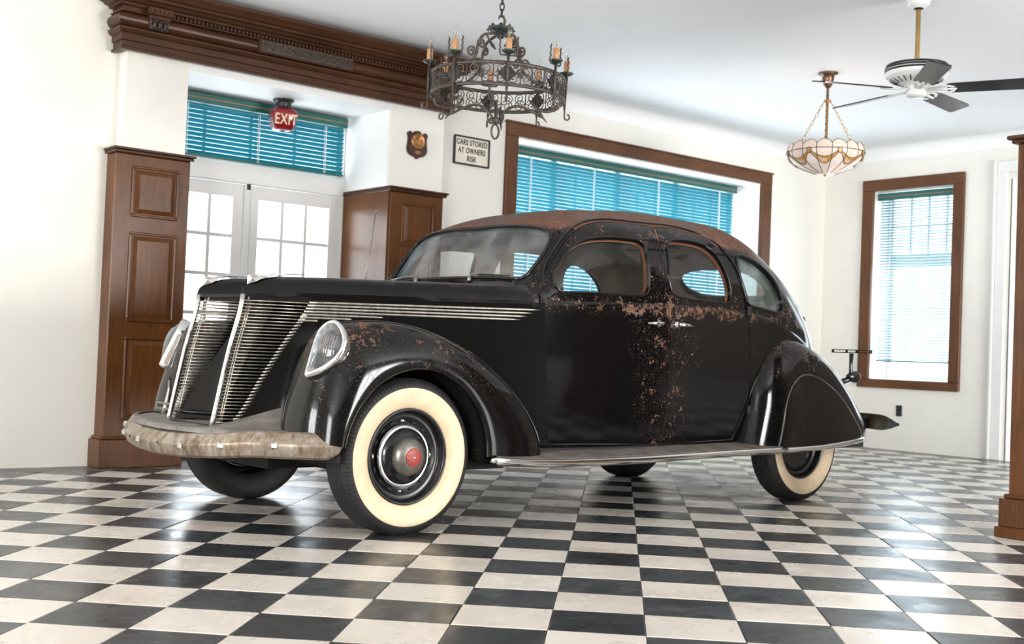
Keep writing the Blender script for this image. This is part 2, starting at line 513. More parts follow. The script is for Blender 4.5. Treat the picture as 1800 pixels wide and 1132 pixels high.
# post at the right edge of the view
m = MB()
m.box((3.28, -.10, .2), (3.95, .555, 2.055), M_wood, .006)
t3 = m.build('trim_3'); tag(t3, 'dark oak clad post in the right foreground', kind='structure')
m = MB(); m.box((3.255, -.12, 2.055), (3.98, .58, 2.075), M_wood_h, .006); m.box((3.24, -.14, 2.075), (3.99, .60, 2.097), M_wood_h, .006); m.build('cap_moulding', t3)
m = MB(); m.box((3.232, -.15, 0), (4.0, .605, .055), M_wood, .006); m.box((3.245, -.13, .055), (3.99, .59, .20), M_wood, .005); m.box((3.262, -.12, .20), (3.97, .575, .225), M_wood, .008); m.build('base_block', t3)
for yy in (.0,):
    m = MB()
    for (a0, a1, b0, b1) in ((-.02, .44, 1.94, 1.96), (-.02, .44, .3, .32), (.42, .44, .32, 1.94)):
        m.box((3.268, a0, b0), (3.285, a1, b1), M_wood, .005)
    m.build('panel_moulding', t3)
m = MB(); m.box((3.31, -.06, 2.09), (3.92, .52, CEIL), M_wall)
tag(m.build('wall_post'), 'cream plaster post above the oak cladding', kind='structure')

# ---- carved entablature over the doors
def sweep_profile(mb, prof, x0, x1, yw, mat, ret=True, yret=5.30):
    """prof: list of (projection, z); runs along X with mitred returns at both ends"""
    G = []
    ends = [(x0, -1), (x1, 1)]
    path = []
    for p, z in prof:
        path.append([(x0-p, yret, z), (x0-p, yw-p, z), (x1+p, yw-p, z), (x1+p, yret, z)])
    mb.grid(np.array(path), mat, smooth=False, flip=False)
ent = MB()
prof = [(0, 2.755), (.030, 2.755), (.030, 2.772), (.018, 2.778), (.018, 2.815), (.030, 2.820), (.030, 2.862), (.045, 2.868), (.058, 2.885), (.058, 2.898), (.035, 2.902), (.022, 2.905)]
# cushion frieze
prof += [(.022+.045*math.sin(a), 2.955-.045*math.cos(a)) for a in np.linspace(.15, PI-.15, 9)]
prof += [(.022, 3.002), (.045, 3.004), (.045, 3.012), (.030, 3.013), (.030, 3.040), (.060, 3.044), (.060, 3.058), (.085, 3.064), (.10, 3.078), (.125, 3.085), (.125, 3.100), (.150, 3.108), (.168, 3.128), (.190, 3.140), (.190, 3.165), (0, 3.165)]
sweep_profile(ent, prof, .265, 2.925, 5.13, M_wood_h)
t4 = ent.build('trim_4'); recalc(t4)
tag(t4, 'dark oak entablature with dentils and carved centre plaque above the doors', kind='structure')
den = MB()
xx = .36
while xx < 2.86:
    den.box((xx, 5.13-.052, 3.015), (xx+.017, 5.13-.028, 3.038), M_wood_h)
    xx += .030
o = den.build('dentil_course', t4); tag(o, kind='stuff')
bead = MB()
xx = 1.1
while xx < 2.86:
    bead.box((xx, 5.13-.070, 3.046), (xx+.012, 5.13-.055, 3.057), M_wood_h); xx += .022
o = bead.build('bead_course', t4); tag(o, kind='stuff')
# centre plaque with low carving
pl = MB(); pl.box((1.20, 5.13-.085, 2.905), (1.98, 5.10, 3.004), M_wood_h, .004)
plo = pl.build('carved_plaque', t4)
cv = MB()
cv.box((1.215, 5.13-.0885, 2.918), (1.965, 5.05, 2.994), M_carved)
for k in range(12):
    cx_ = 1.25+k*.062
    sgn = 1 if k % 2 else -1
    pth = []
    for i in range(26):
        a = i/25*3.2*PI; r = .030*(1-i/29)
        pth.append((cx_+r*math.cos(a)*sgn, 5.13-.0895, 2.956+r*math.sin(a)))
    cv.tube(pth, .0036, M_carved, 5)
cv.lathe([(0, -.012), (.016, -.009), (.026, 0)], M_carved, 14, 'Y', (1.59, 5.13-.088, 2.956))
cv.build('scroll_carving', plo)
# corbels
for x in (.40, 2.68):
    c = MB()
    c.box((x, 5.13-.085, 2.905), (x+.13, 5.10, 2.985), M_carved, .006)
    c.box((x-.01, 5.13-.10, 2.975), (x+.14, 5.10, 3.000), M_wood_h, .006)
    c.box((x-.02, 5.13-.115, 3.0), (x+.15, 5.08, 3.05), M_wood_h, .005)
    for k in range(3):
        c.tube([(x+.028+k*.037, 5.13-.088, 2.965), (x+.028+k*.037, 5.13-.093, 2.935), (x+.028+k*.037, 5.13-.086, 2.908)], [.013, .015, .009], M_carved, 8)
    for k in range(5):
        c.box((x-.012+k*.032, 5.13-.122, 3.010), (x+.004+k*.032, 5.13-.11, 3.034), M_wood_h)
    c.build('corbel', t4)

# ---- door bay: frame, transom, doors
fr = MB()
fr.box((.735, YB, 0), (.765, YO, 2.705), M_white)
fr.box((2.385, YB, 0), (2.41, YO, 2.705), M_white)
fr.box((.735, YB-.01, 2.075), (2.41, YB+.12, 2.215), M_white, .004)
fr.box((.735, YB, 2.66), (2.41, YB+.12, 2.705), M_white)
fr.box((.735, YB+.02, 0), (2.41, YB+.15, .02), M_wood)
# plaster sides of the bay above the wainscot
fr.box((2.395, 5.165, 2.112), (2.412, YB+.01, 2.706), M_white)
tag(fr.build('trim_5'), 'white frame around the glazed doors and transom', kind='structure')
def sash(name, parent, axis, a0, a1, z0, z1, pos, cols, rows, stile=.04, bar=.022, th=.035, mat=None, bottom=None, kind=None, label=None):
    """glazed sash; axis 'X' runs along X at y=pos, axis 'Y' runs along Y at x=pos"""
    mat = mat or M_white
    m = MB()
    bt = bottom if bottom is not None else stile
    def bx(p, q, u0, u1, d0, d1, mm=mat, tgt=None):
        (tgt or m).box((p, pos+d0, u0) if axis == 'X' else (pos+d0, p, u0), (q, pos+d1, u1) if axis == 'X' else (pos+d1, q, u1), mm, .003)
    bx(a0, a0+stile, z0, z1, 0, th); bx(a1-stile, a1, z0, z1, 0, th)
    bx(a0+stile, a1-stile, z1-stile, z1, 0, th); bx(a0+stile, a1-stile, z0, z0+bt, 0, th)
    o = m.build(name, parent)
    ia, ib, ja, jb = a0+stile, a1-stile, z0+bt, z1-stile
    pw, ph = (ib-ia)/cols, (jb-ja)/rows
    for c in range(1, cols):
        mm = MB(); bx(ia+c*pw-bar/2, ia+c*pw+bar/2, ja, jb, .004, th-.004, mat, mm); mm.build('muntin', o)
    for r in range(1, rows):
        mm = MB(); bx(ia, ib, ja+r*ph-bar/2, ja+r*ph+bar/2, .006, th-.006, mat, mm); mm.build('muntin', o)
    for c in range(cols):
        for r in range(rows):
            mm = MB(); bx(ia+c*pw+bar*.4, ia+(c+1)*pw-bar*.4, ja+r*ph+bar*.4, ja+(r+1)*ph-bar*.4, th*.4, th*.4+.004, M_pane, mm); mm.build('pane', o)
    if kind: tag(o, label, kind=kind)
    return o
d1 = sash('door_1', None, 'X', .765, 1.535, .02, 2.07, YB+.02, 3, 5, stile=.105, bar=.028, th=.045, bottom=.45, kind='structure', label='white french door leaf with glass panes left of the meeting stile')
d2 = sash('door_2', None, 'X', 1.545, 2.385, .02, 2.07, YB+.02, 3, 5, stile=.105, bar=.028, th=.045, bottom=.45, kind='structure', label='white french door leaf with glass panes right of the meeting stile')
m = MB(); m.box((1.515, YB-.005, .02), (1.565, YB+.03, 2.07), M_white, .004); m.build('meeting_strip', d2)
m = MB(); m.box((1.53, YB-.012, 2.03), (1.56, YB+.002, 2.075), M_black, .003); m.build('top_bolt', d2)
sash('window_1', None, 'X', .765, 2.385, 2.215, 2.66, YB+.05, 4, 1, stile=.04, kind='structure', label='transom window above the french doors')

# wide window
fr = MB()
fr.box((3.77, 5.385, 2.745), (7.42, 5.44, 2.86), M_wood_f, .006); 
fw_h = fr.build('trim_6'); tag(fw_h, 'brown oak casing around the wide window', kind='structure')
for a0, a1 in ((3.77, 3.90), (7.27, 7.42)):
    m = MB(); m.box((a0, 5.387, .84), (a1, 5.44, 2.745), M_wood_fv, .006); m.build('side_casing', fw_h)
m = MB(); m.box((3.72, 5.36, .84), (7.47, 5.46, .90), M_wood_f, .006); m.build('window_sill', fw_h)
m = MB(); m.box((3.755, 5.378, 2.858), (7.435, 5.42, 2.875), M_wood_f, .004); m.build('top_bead', fw_h)
rv = MB()
rv.box((3.86, 5.425, 2.738), (7.30, 5.99, 2.752), M_white); rv.box((3.868, 5.425, .94), (3.884, 5.99, 2.74), M_white); rv.box((7.272, 5.425, .94), (7.288, 5.99, 2.74), M_white); rv.box((3.86, 5.425, .936), (7.30, 5.99, .956), M_white)
tag(rv.build('trim_7'), 'white lining of the wide window recess', kind='structure')
win2 = MB(); win2.box((3.88, 5.84, 2.68), (7.28, 5.90, 2.74), M_white); win2 = win2.build('window_2'); tag(win2, 'wide window of four small-paned sashes behind the blind', kind='structure')
for k in range(4):
    sash('sash', win2, 'X', 3.885+k*.85, 3.885+(k+1)*.85-.01, .956, 2.69, 5.85, 3, 1, stile=.030, bar=.016)
# right window
fr = MB(); fr.box((XR-.035, 3.74, 2.745), (XR+.01, 4.92, 2.865), M_wood_f, .006); fr.box((XR-.035, 3.74, .645), (XR+.01, 4.92, .735), M_wood_f, .006)
o8 = fr.build('trim_8'); tag(o8, 'brown oak casing around the tall narrow window', kind='structure')
for a0, a1 in ((3.74, 3.86), (4.785, 4.92)):
    m = MB(); m.box((XR-.033, a0, .735), (XR+.01, a1, 2.745), M_wood_fv, .006); m.build('side_casing', o8)
rv = MB()
rv.box((XR+.005, 3.842, 2.74), (XR+.40, 4.80, 2.752), M_white); rv.box((XR+.005, 3.842, .733), (XR+.40, 3.853, 2.75), M_white); rv.box((XR+.005, 4.785, .733), (XR+.40, 4.797, 2.75), M_white); rv.box((XR+.005, 3.842, .728), (XR+.40, 4.80, .74), M_white)
tag(rv.build('trim_9'), 'white lining of the tall narrow window recess', kind='structure')
w3 = MB(); w3.box((XR+.30, 3.853, 1.98), (XR+.36, 4.785, 2.04), M_white); w3 = w3.build('window_3'); tag(w3, 'tall narrow window with a small-paned upper sash', kind='structure')
sash('sash', w3, 'Y', 3.855, 4.783, 2.04, 2.735, XR+.30, 4, 2, stile=.045, bar=.026)
sash('sash', w3, 'Y', 3.855, 4.783, .745, 1.99, XR+.32, 1, 1, stile=.045)
# white casing and door beyond the right window
c = MB()
c.box((XR-.03, 3.29, 0), (XR+.01, 3.395, 2.82), M_white, .006); c.box((XR-.045, 3.395, 0), (XR+.01, 3.425, 2.945), M_white, .006); c.box((XR-.03, 2.1, 2.82), (XR+.01, 3.395, 2.93), M_white, .006)
c.box((XR+.0, 3.24, 0), (XR+.39, 3.26, 2.75), M_white)
tag(c.build('trim_10'), 'white moulded door casing beside the oak post', kind='structure')
dd = sash('door_3', None, 'Y', 2.22, 3.24, .01, 2.74, XR+.30, 1, 1, stile=.12, th=.045, bottom=.9, kind='structure', label='white door in the recess beyond the oak post')
m = MB(); m.lathe([(0, -.06), (.022, -.055), (.028, -.04), (.02, -.02), (.012, 0)], M_brass, 14, 'X', (XR+.30, 3.17, 1.0)); m.build('door_knob', dd)

# ---- venetian blinds
def slat_mat():
    m, nt, b = new_mat('blind_slat_teal')
    out = nt.nodes['Material Output']
    b.inputs['Base Color'].default_value = (.012, .170, .225, 1); b.inputs['Roughness'].default_value = .3
    tr = nd(nt, 'ShaderNodeBsdfTranslucent'); tr.inputs[0].default_value = (.015, .27, .36, 1)
    mx = nd(nt, 'ShaderNodeMixShader'); mx.inputs[0].default_value = .22
    nt.links.new(b.outputs[0], mx.inputs[1]); nt.links.new(tr.outputs[0], mx.inputs[2]); nt.links.new(mx.outputs[0], out.inputs['Surface'])
    return m
M_slat = slat_mat()
M_cord = simple('white_cord', (.75, .78, .78), .6)
def blind(label, axis, a0, a1, zt, zb, pos, pitch, depth, tilt, sgn, cords, valance=True):
    L = a1-a0
    r = empty('venetian_blind', ((a0+a1)/2, pos, zb) if axis == 'X' else (pos, (a0+a1)/2, zb))
    tag(r, label, 'blind', 'teal venetian blinds')
    def pt(a, d, z):      # along, depth towards the room, height
        return (a, -d, z) if axis == 'X' else (-d, a, z)
    def bx(mb, p, q, d0, d1, z0, z1, mat, bev=.002):
        A, B = pt(p, d0, z0), pt(q, d1, z1)
        mb.box(tuple(min(x, y) for x, y in zip(A, B)), tuple(max(x, y) for x, y in zip(A, B)), mat, bev)
    H = zt-zb
    if valance:
        m = MB(); bx(m, -L/2-.01, L/2+.01, -.02, .045, H-.075, H, M_teal_dark, .004); hd = m.build('headrail', r)
        m = MB(); bx(m, -L/2-.01, L/2+.01, .044, .047, H-.042, H-.036, M_orange, 0); m.build('edge_stripe', hd)
    top = H-.085 if valance else H
    # slat: shallow curved strip
    G = []
    for e in (-L/2, 0, L/2):
        row = []
        for k in range(4):
            q = (k/3-.5)*depth; h = .0030*(1-(2*k/3-1)**2)
            row.append(pt(e, q*math.cos(tilt)-h*math.sin(tilt), q*math.sin(tilt)+h*math.cos(tilt)))
        G.append(row)
    mb = MB(); mb.grid(G, M_slat)
    me = mb.mesh('slat')
    n = int((top-.02)/pitch+2.0)
    for i in range(n):
        link_mesh('slat', me, r, (0, 0, .02+i*pitch))
    m = MB(); bx(m, -L/2, L/2, -depth*.5, depth*.5, -.006, .010, M_teal_dark, .003); m.build('bottom_rail', r)
    for cfrac in cords:
        m = MB()
        a = -L/2+L*cfrac
        for d in (depth*.52, -depth*.52): m.tube([pt(a, d, 0), pt(a, d, top)], .0022, M_cord, 4)
        for d, aa in ((depth*.56, a+.012),): m.tube([pt(aa, d, 0), pt(aa, d, top)], .003, M_cord, 4)
        m.build('ladder_cord', r)
    return r
blind('short teal venetian blind over the transom above the french doors', 'X', .80, 2.345, 2.695, 2.235, 5.745, .0335, .040, .70, 1, (.12, .5, .88))
blind('wide teal venetian blind filling the window behind the car', 'X', 4.02, 7.235, 2.735, .97, 5.76, .0330, .040, .70, 1, (.10, .35, .63, .92))
blind('tall teal venetian blind in the narrow right window', 'Y', 3.875, 4.765, 2.725, .93, 8.49, .0300, .032, .35, 1, (.16, .84))

# ================================================================== THE CAR
# local axes: x forward, y to the car's left (towards the camera), z up; origin on the floor under the front axle
def paint(name, kind):
    """aged black paint: rust patches, chips and dust"""
    m, nt, b = new_mat(name)
    tc = nd(nt, 'ShaderNodeTexCoord')
    sep = nd(nt, 'ShaderNodeSeparateXYZ'); nt.links.new(tc.outputs['Object'], sep.inputs[0])
    def noise(scale, detail=8.0, rough=.62, dist=0.0, vec=None):
        n = nd(nt, 'ShaderNodeTexNoise', Scale=scale, Detail=detail, Roughness=rough, Distortion=dist)
        nt.links.new(vec or tc.outputs['Object'], n.inputs['Vector']); return n.outputs['Fac']
    def mth(op, a, b_=None, c=None, clamp=False):
        n = nd(nt, 'ShaderNodeMath', operation=op); n.use_clamp = clamp
        for i, q in enumerate((a, b_, c)):
            if q is None: continue
            if isinstance(q, (int, float)): n.inputs[i].default_value = q
            else: nt.links.new(q, n.inputs[i])
        return n.outputs[0]
    def rng(v, f0, f1, t0=0.0, t1=1.0):
        n = nd(nt, 'ShaderNodeMapRange'); n.interpolation_type = 'SMOOTHSTEP'
        for k, q in (('From Min', f0), ('From Max', f1), ('To Min', t0), ('To Max', t1)): n.inputs[k].default_value = q
        nt.links.new(v, n.inputs['Value']); return n.outputs[0]
    big, mid, fine = noise(3.2, 6), noise(17, 9, .72, .3), noise(85, 6, .72)
    chips = noise(170, 3, .6)
    z = sep.outputs[2]; x = sep.outputs[0]
    # how worn the paint is at a height on the car
    if kind in ('body', 'door'):
        roof = rng(z, 1.48, 1.60) if kind == 'body' else rng(z, 1.50, 1.62, 0.0, .16); belt = mth('MULTIPLY', rng(z, 1.04, 1.12), rng(z, 1.22, 1.14))
        pillars = mth('MULTIPLY', rng(z, 1.12, 1.2), .20)
        worn = mth('MAXIMUM', mth('MAXIMUM', roof, mth('MULTIPLY', belt, .33)), pillars)
        # the quarters and door edges near the centre pillar have lost the most paint
        rear = rng(mth('ABSOLUTE', mth('ADD', x, 1.75)), .45, .05)
        worn = mth('MAXIMUM', worn, mth('MULTIPLY', rear, .22))
        tail = mth('MULTIPLY', rng(x, -2.2, -2.6), mth('MULTIPLY', rng(z, 1.0, 1.2), .30))
        worn = mth('MAXIMUM', worn, tail)
        base = .10
    elif kind == 'hood':
        worn = rng(z, 1.12, 1.20, -.25, .34); base = .16
    else:
        worn = rng(z, .60, .95, .10, .30); base = .14
    mix = mth('ADD', mth('MULTIPLY', mid, .55), mth('MULTIPLY', fine, .45))
    lvl = mth('ADD', mth('MULTIPLY', worn, .40), mth('MULTIPLY', mth('SUBTRACT', big, .5), .28))
    s = mth('ADD', mix, lvl)
    rust = rng(s, .655-.0, .685)
    chipm = mth('MULTIPLY', rng(chips, .635, .67), rng(mth('ADD', mth('MULTIPLY', worn, 1.3), big), .55, .80))
    rustall = mth('MAXIMUM', rust, chipm)
    dust = mth('MULTIPLY', rng(mth('ADD', noise(5, 8, .7), mth('MULTIPLY', worn, .35)), .52, .85), {'hood': .60, 'fender': .22, 'body': .26, 'door': .05}[kind])
    c_r0 = ramp(nt, [(.2, (.050, .022, .014)), (.5, (.140, .064, .039)), (.8, (.22, .115, .078))], noise(26, 8, .7))
    c_r = nd(nt, 'ShaderNodeMixRGB'); c_r.inputs[2].default_value = (.105, .092, .082, 1)
    nt.links.new(rng(noise(4.5, 6, .65, .4), .50, .64, 0.0, .75), c_r.inputs[0]); nt.links.new(c_r0.outputs['Color'], c_r.inputs[1])
    c_p = nd(nt, 'ShaderNodeMixRGB'); c_p.inputs[1].default_value = (.0028, .0028, .0032, 1); c_p.inputs[2].default_value = (.052, .049, .047, 1)
    nt.links.new(dust, c_p.inputs[0])
    mx = nd(nt, 'ShaderNodeMixRGB'); nt.links.new(rustall, mx.inputs[0]); nt.links.new(c_p.outputs[0], mx.inputs[1]); nt.links.new(c_r.outputs[0], mx.inputs[2])
    nt.links.new(mx.outputs[0], b.inputs['Base Color'])
    r1 = mth('ADD', mth('MULTIPLY', rustall, .50), mth('ADD', .10, mth('MULTIPLY', dust, .45)))
    nt.links.new(r1, b.inputs['Roughness'])
    b.inputs['Specular IOR Level'].default_value = .34
    bp = nd(nt, 'ShaderNodeBump', Strength=.35, Distance=.002)
    h = mth('ADD', mth('MULTIPLY', rustall, -.6), mth('MULTIPLY', mth('MULTIPLY', fine, rustall), .8))
    nt.links.new(h, bp.inputs['Height']); nt.links.new(bp.outputs[0], b.inputs['Normal'])
    return m
M_body = paint('black_paint_rusted', 'body')
M_door = paint('black_paint_door', 'door')
M_hood = paint('black_paint_hood', 'hood')
M_fender = paint('black_paint_fender', 'fender')
M_gloss = simple('black_enamel', (.006, .006, .007), .16, noise=.3, scale=20)
M_under = simple('underbody_black', (.012, .011, .010), .7, noise=.4)
M_chrome = simple('worn_chrome', (.62, .61, .59), .22, metal=1.0, noise=.18, scale=30, rvar=.10)
M_chrome_b = simple('bright_chrome', (.78, .78, .78), .10, metal=1.0, noise=.08, scale=20)
M_bar = simple('tarnished_grille_bar', (.44, .40, .34), .34, metal=.9, noise=.4, scale=45)
M_strip = simple('tarnished_strip', (.50, .47, .42), .33, metal=.8, noise=.3, scale=30)
def bumper_mat():
    m, nt, b = new_mat('pitted_bumper_plate')
    tc = nd(nt, 'ShaderNodeTexCoord')
    mp = nd(nt, 'ShaderNodeMapping'); mp.inputs['Scale'].default_value = (30, 30, 3)
    nt.links.new(tc.outputs['Object'], mp.inputs[0])
    n = nd(nt, 'ShaderNodeTexNoise', Scale=1.0, Detail=8.0, Roughness=.7); nt.links.new(mp.outputs[0], n.inputs['Vector'])
    n2 = nd(nt, 'ShaderNodeTexNoise', Scale=14.0, Detail=9.0, Roughness=.75); nt.links.new(tc.outputs['Object'], n2.inputs['Vector'])
    ad = nd(nt, 'ShaderNodeMath', operation='ADD'); nt.links.new(n.outputs['Fac'], ad.inputs[0]); nt.links.new(n2.outputs['Fac'], ad.inputs[1])
    r = ramp(nt, [(.40, (.36, .33, .28)), (.5, (.26, .21, .16)), (.56, (.17, .12, .08)), (.66, (.085, .052, .032))])
    dv = nd(nt, 'ShaderNodeMath', operation='MULTIPLY'); dv.inputs[1].default_value = .5
    nt.links.new(ad.outputs[0], dv.inputs[0]); nt.links.new(dv.outputs[0], r.inputs['Fac']); nt.links.new(r.outputs['Color'], b.inputs['Base Color'])
    b.inputs['Metallic'].default_value = .55; b.inputs['Roughness'].default_value = .42
    return m
M_bumper = bumper_mat()
M_apron = simple('dusty_apron', (.17, .155, .14), .6, noise=.45, scale=9)
M_rubber = simple('rubber', (.013, .0125, .012), .62, noise=.3, scale=30, bump=.15, bscale=120)
M_ww = simple('whitewall_cream', (.70, .56, .375), .5, noise=.10, scale=14)
M_rim = simple('rim_black', (.008, .008, .009), .25, noise=.3)
M_hub = simple('hub_grey', (.23, .22, .20), .35, metal=.8, noise=.25, scale=30)
M_red = simple('badge_red', (.30, .035, .025), .45, noise=.4, scale=60)
M_cloth = simple('brown_headlining', (.20, .155, .125), .9, noise=.2, scale=9)
M_seat = simple('grey_seat_cloth', (.16, .15, .145), .9, noise=.2, scale=20)
M_rustframe = simple('rust_red_frame', (.30, .085, .030), .55, noise=.35, scale=25)
M_carglass = glass('car_glass', (.93, .93, .92), haze=.025, haze_col=(.42, .42, .40))
M_wsglass = glass('windscreen_glass', (.92, .94, .94), haze=.20, haze_col=(.55, .59, .60))
M_quarter = glass('crazed_quarter_glass', (.72, .82, .82), haze=.30, haze_col=(.52, .62, .60))
M_board = simple('running_board_rubber', (.085, .070, .062), .65, noise=.5, scale=12)

def pchip(xs, ys):
    xs = np.asarray(xs, float); ys = np.asarray(ys, float); h = np.diff(xs); d = np.diff(ys)/h
    m = np.zeros(len(xs))
    for i in range(1, len(xs)-1):
        if d[i-1]*d[i] > 0:
            w1 = 2*h[i]+h[i-1]; w2 = h[i]+2*h[i-1]; m[i] = (w1+w2)/(w1/d[i-1]+w2/d[i])
    m[0] = d[0]; m[-1] = d[-1]
    def f(x):
        xc = np.clip(np.asarray(x, float), xs[0], xs[-1])
        i = np.clip(np.searchsorted(xs, xc)-1, 0, len(xs)-2); t = (xc-xs[i])/h[i]
        return ((1+2*t)*(1-t)**2*ys[i]+t*(1-t)**2*h[i]*m[i]+t*t*(3-2*t)*ys[i+1]+t*t*(t-1)*h[i]*m[i+1])
    return f
f_zr = pchip([.55,.70,.80,.90,1.0,1.12,1.35,1.65,2.0,2.5,3.0,3.4,3.8,4.1,4.3], [1.17,1.20,1.271,1.413,1.56,1.619,1.682,1.718,1.747,1.742,1.573,1.331,1.062,.792,.52])
f_zb = pchip([.55,.78,1.7,2.5,3.0,3.5,4.0,4.3], [1.08,1.10,1.14,1.13,1.05,.92,.70,.42])
f_wb = pchip([.55,.78,1.2,1.7,2.3,2.8,3.3,3.8,4.1,4.3], [.70,.745,.775,.79,.797,.805,.74,.563,.44,.30])
f_sw = pchip([.55,.74,.95,1.4,1.9,2.4,3.0,3.6,4.3], [.03,.05,.06,.04,.0,-.0,-.10,-.22,-.3])
f_nn = pchip([.55,.8,1.2,1.8,2.6,3.4,4.3], [3.0,3.6,3.6,3.0,2.8,2.5,2.2])
def body_p(a, v):
    a = np.asarray(a, float); v = np.asarray(v, float)
    zr, zb, w, sw, n = f_zr(a), f_zb(a), f_wb(a), f_sw(a), f_nn(a)
    t = np.clip(v, 0, 1); zl = np.minimum(.37, zb-.02)
    zlow = zl+(zb-zl)*t; ylow = w*(1-.075*(1-t)**2)
    ph = np.clip(v-1, 0, 1)*PI/2; c, sn = np.cos(ph), np.sin(ph)
    r = (np.abs(c)**n+np.abs(sn)**n)**(-1/n)
    y = np.where(v <= 1, ylow, w*c*r); z = np.where(v <= 1, zlow, zb+(zr-zb)*sn*r)
    q = y/w; hh = np.clip((v-1.0)/.35, 0, 1); hh = hh*hh*(3-2*hh)
    x = -a-np.where(a < 2.2, sw*hh, sw)*q*q
    # belt moulding
    y = y+.007*np.exp(-((v-1.0)/.018)**2)*np.clip((a-.80)/.05, 0, 1)
    return np.stack([x, y, z], -1)
def body_n(a, v, e=2e-3):
    a = np.asarray(a, float); v = np.clip(np.asarray(v, float), 0, 2-2*e)
    n = np.cross(body_p(a+e, v)-body_p(a-e, v), body_p(a, v+e)-body_p(a, np.maximum(v-e, 0)))
    return n/(np.linalg.norm(n, axis=-1, keepdims=True)+1e-12)

CAR_ROT = PI+math.radians(1.6)
car = empty('vintage_sedan', (.44, 2.752, 0), CAR_ROT)
tag(car, 'rusty black vintage sedan with whitewall tyres parked on the chequered floor', 'car')

VS = .80       # metres per unit of v, used only for even offsets
def smooth_poly(pts, n=5, close=True):
    return catmull(pts, n, close)
def inset(poly, d):
    """offset of a closed (a,v) polygon; d>0 shrinks it"""
    P = np.array(poly)*np.array([1, VS]); m = len(P)
    area = .5*np.sum(P[:, 0]*np.roll(P[:, 1], -1)-np.roll(P[:, 0], -1)*P[:, 1])
    t = np.roll(P, -1, 0)-np.roll(P, 1, 0); t /= np.linalg.norm(t, axis=1, keepdims=True)+1e-12
    nrm = np.stack([-t[:, 1], t[:, 0]], 1)*(1 if area > 0 else -1)
    return (P+nrm*d)/np.array([1, VS])
def inside(P, Q):
    """points Q in polygon P"""
    x, y = Q[:, 0], Q[:, 1]; r = np.zeros(len(Q), bool); m = len(P)
    for i in range(m):
        x0, y0 = P[i]; x1, y1 = P[(i+1) % m]
        c = ((y0 > y) != (y1 > y))
        with np.errstate(divide='ignore', invalid='ignore'):
            r ^= c & (x < (x1-x0)*(y-y0)/(y1-y0+1e-15)+x0)
    return r
FD = [(1.40,1.516),(1.30,1.518),(1.20,1.512),(1.10,1.488),(1.0,1.452),(.946,1.445),(.904,1.440),(.858,1.420),(.822,1.37),(.803,1.25),(.806,1.08),(.820,.95),(.832,.80),(.846,.62),(.862,.35),(.878,.18),(.905,.085),(.958,.028),(1.20,.020),(1.50,.012),(1.795,.010),(1.800,.13),(1.795,.43),(1.782,.63),(1.754,.924),(1.737,1.00),(1.712,1.10),(1.705,1.27),(1.730,1.405),(1.765,1.475),(1.775,1.500),(1.676,1.508),(1.543,1.514)]
FW = [(.875,1.351),(.909,1.376),(.95,1.385),(1.025,1.402),(1.091,1.416),(1.162,1.420),(1.278,1.410),(1.435,1.398),(1.531,1.391),(1.575,1.372),(1.587,1.339),(1.586,1.27),(1.590,1.182),(1.592,1.116),(1.577,1.081),(1.527,1.066),(1.406,1.067),(1.182,1.081),(.980,1.105),(.905,1.175),(.870,1.285)]
RD = [(1.798,1.499),(1.946,1.494),(2.087,1.480),(2.190,1.451),(2.258,1.412),(2.310,1.355),(2.350,1.298),(2.380,1.232),(2.410,1.162),(2.438,1.096),(2.462,1.02),(2.485,.93),(2.510,.75),(2.532,.55),(2.550,.34),(2.552,.18),(2.538,.085),(2.490,.030),(2.2,.018),(1.812,.010),(1.818,.13),(1.812,.43),(1.799,.63),(1.771,.924),(1.754,1.00),(1.729,1.10),(1.722,1.27),(1.748,1.405),(1.783,1.475)]
RW = [(1.790,1.360),(1.825,1.388),(1.871,1.405),(1.975,1.413),(2.079,1.411),(2.153,1.397),(2.208,1.362),(2.247,1.305),(2.278,1.239),(2.298,1.173),(2.305,1.119),(2.284,1.072),(2.191,1.066),(2.037,1.064),(1.917,1.067),(1.822,1.078),(1.782,1.100),(1.763,1.162),(1.768,1.27)]
QW = [(2.402,1.325),(2.440,1.368),(2.514,1.365),(2.635,1.351),(2.747,1.328),(2.834,1.293),(2.888,1.236),(2.905,1.179),(2.878,1.122),(2.813,1.087),(2.651,1.066),(2.478,1.072),(2.430,1.15),(2.404,1.245)]
WSH = [(.782,2.0),(.782,1.85),(.783,1.70),(.785,1.60),(.792,1.545),(.815,1.520),(.85,1.515),(.90,1.512),(.94,1.513),(.97,1.522),(.992,1.545),(1.001,1.60),(.998,1.70),(.994,1.85),(.990,2.0)]
BWH = [(3.12,2.0),(3.12,1.90),(3.14,1.80),(3.19,1.73),(3.27,1.70),(3.35,1.72),(3.41,1.79),(3.43,1.90),(3.43,2.0)]
polys = {}
for k_, p_ in (('FD', FD), ('RD', RD)): polys[k_] = smooth_poly(p_, 3)
for k_, p_ in (('FW', FW), ('RW', RW), ('QW', QW)): polys[k_] = smooth_poly(p_, 5)
for k_, p_ in (('WS', WSH), ('BW', BWH)): polys[k_] = catmull(p_, 4)
for k_ in ('FD', 'RD'): polys[k_+'i'] = inset(polys[k_], .0045)
A0, A1 = .735, 4.27
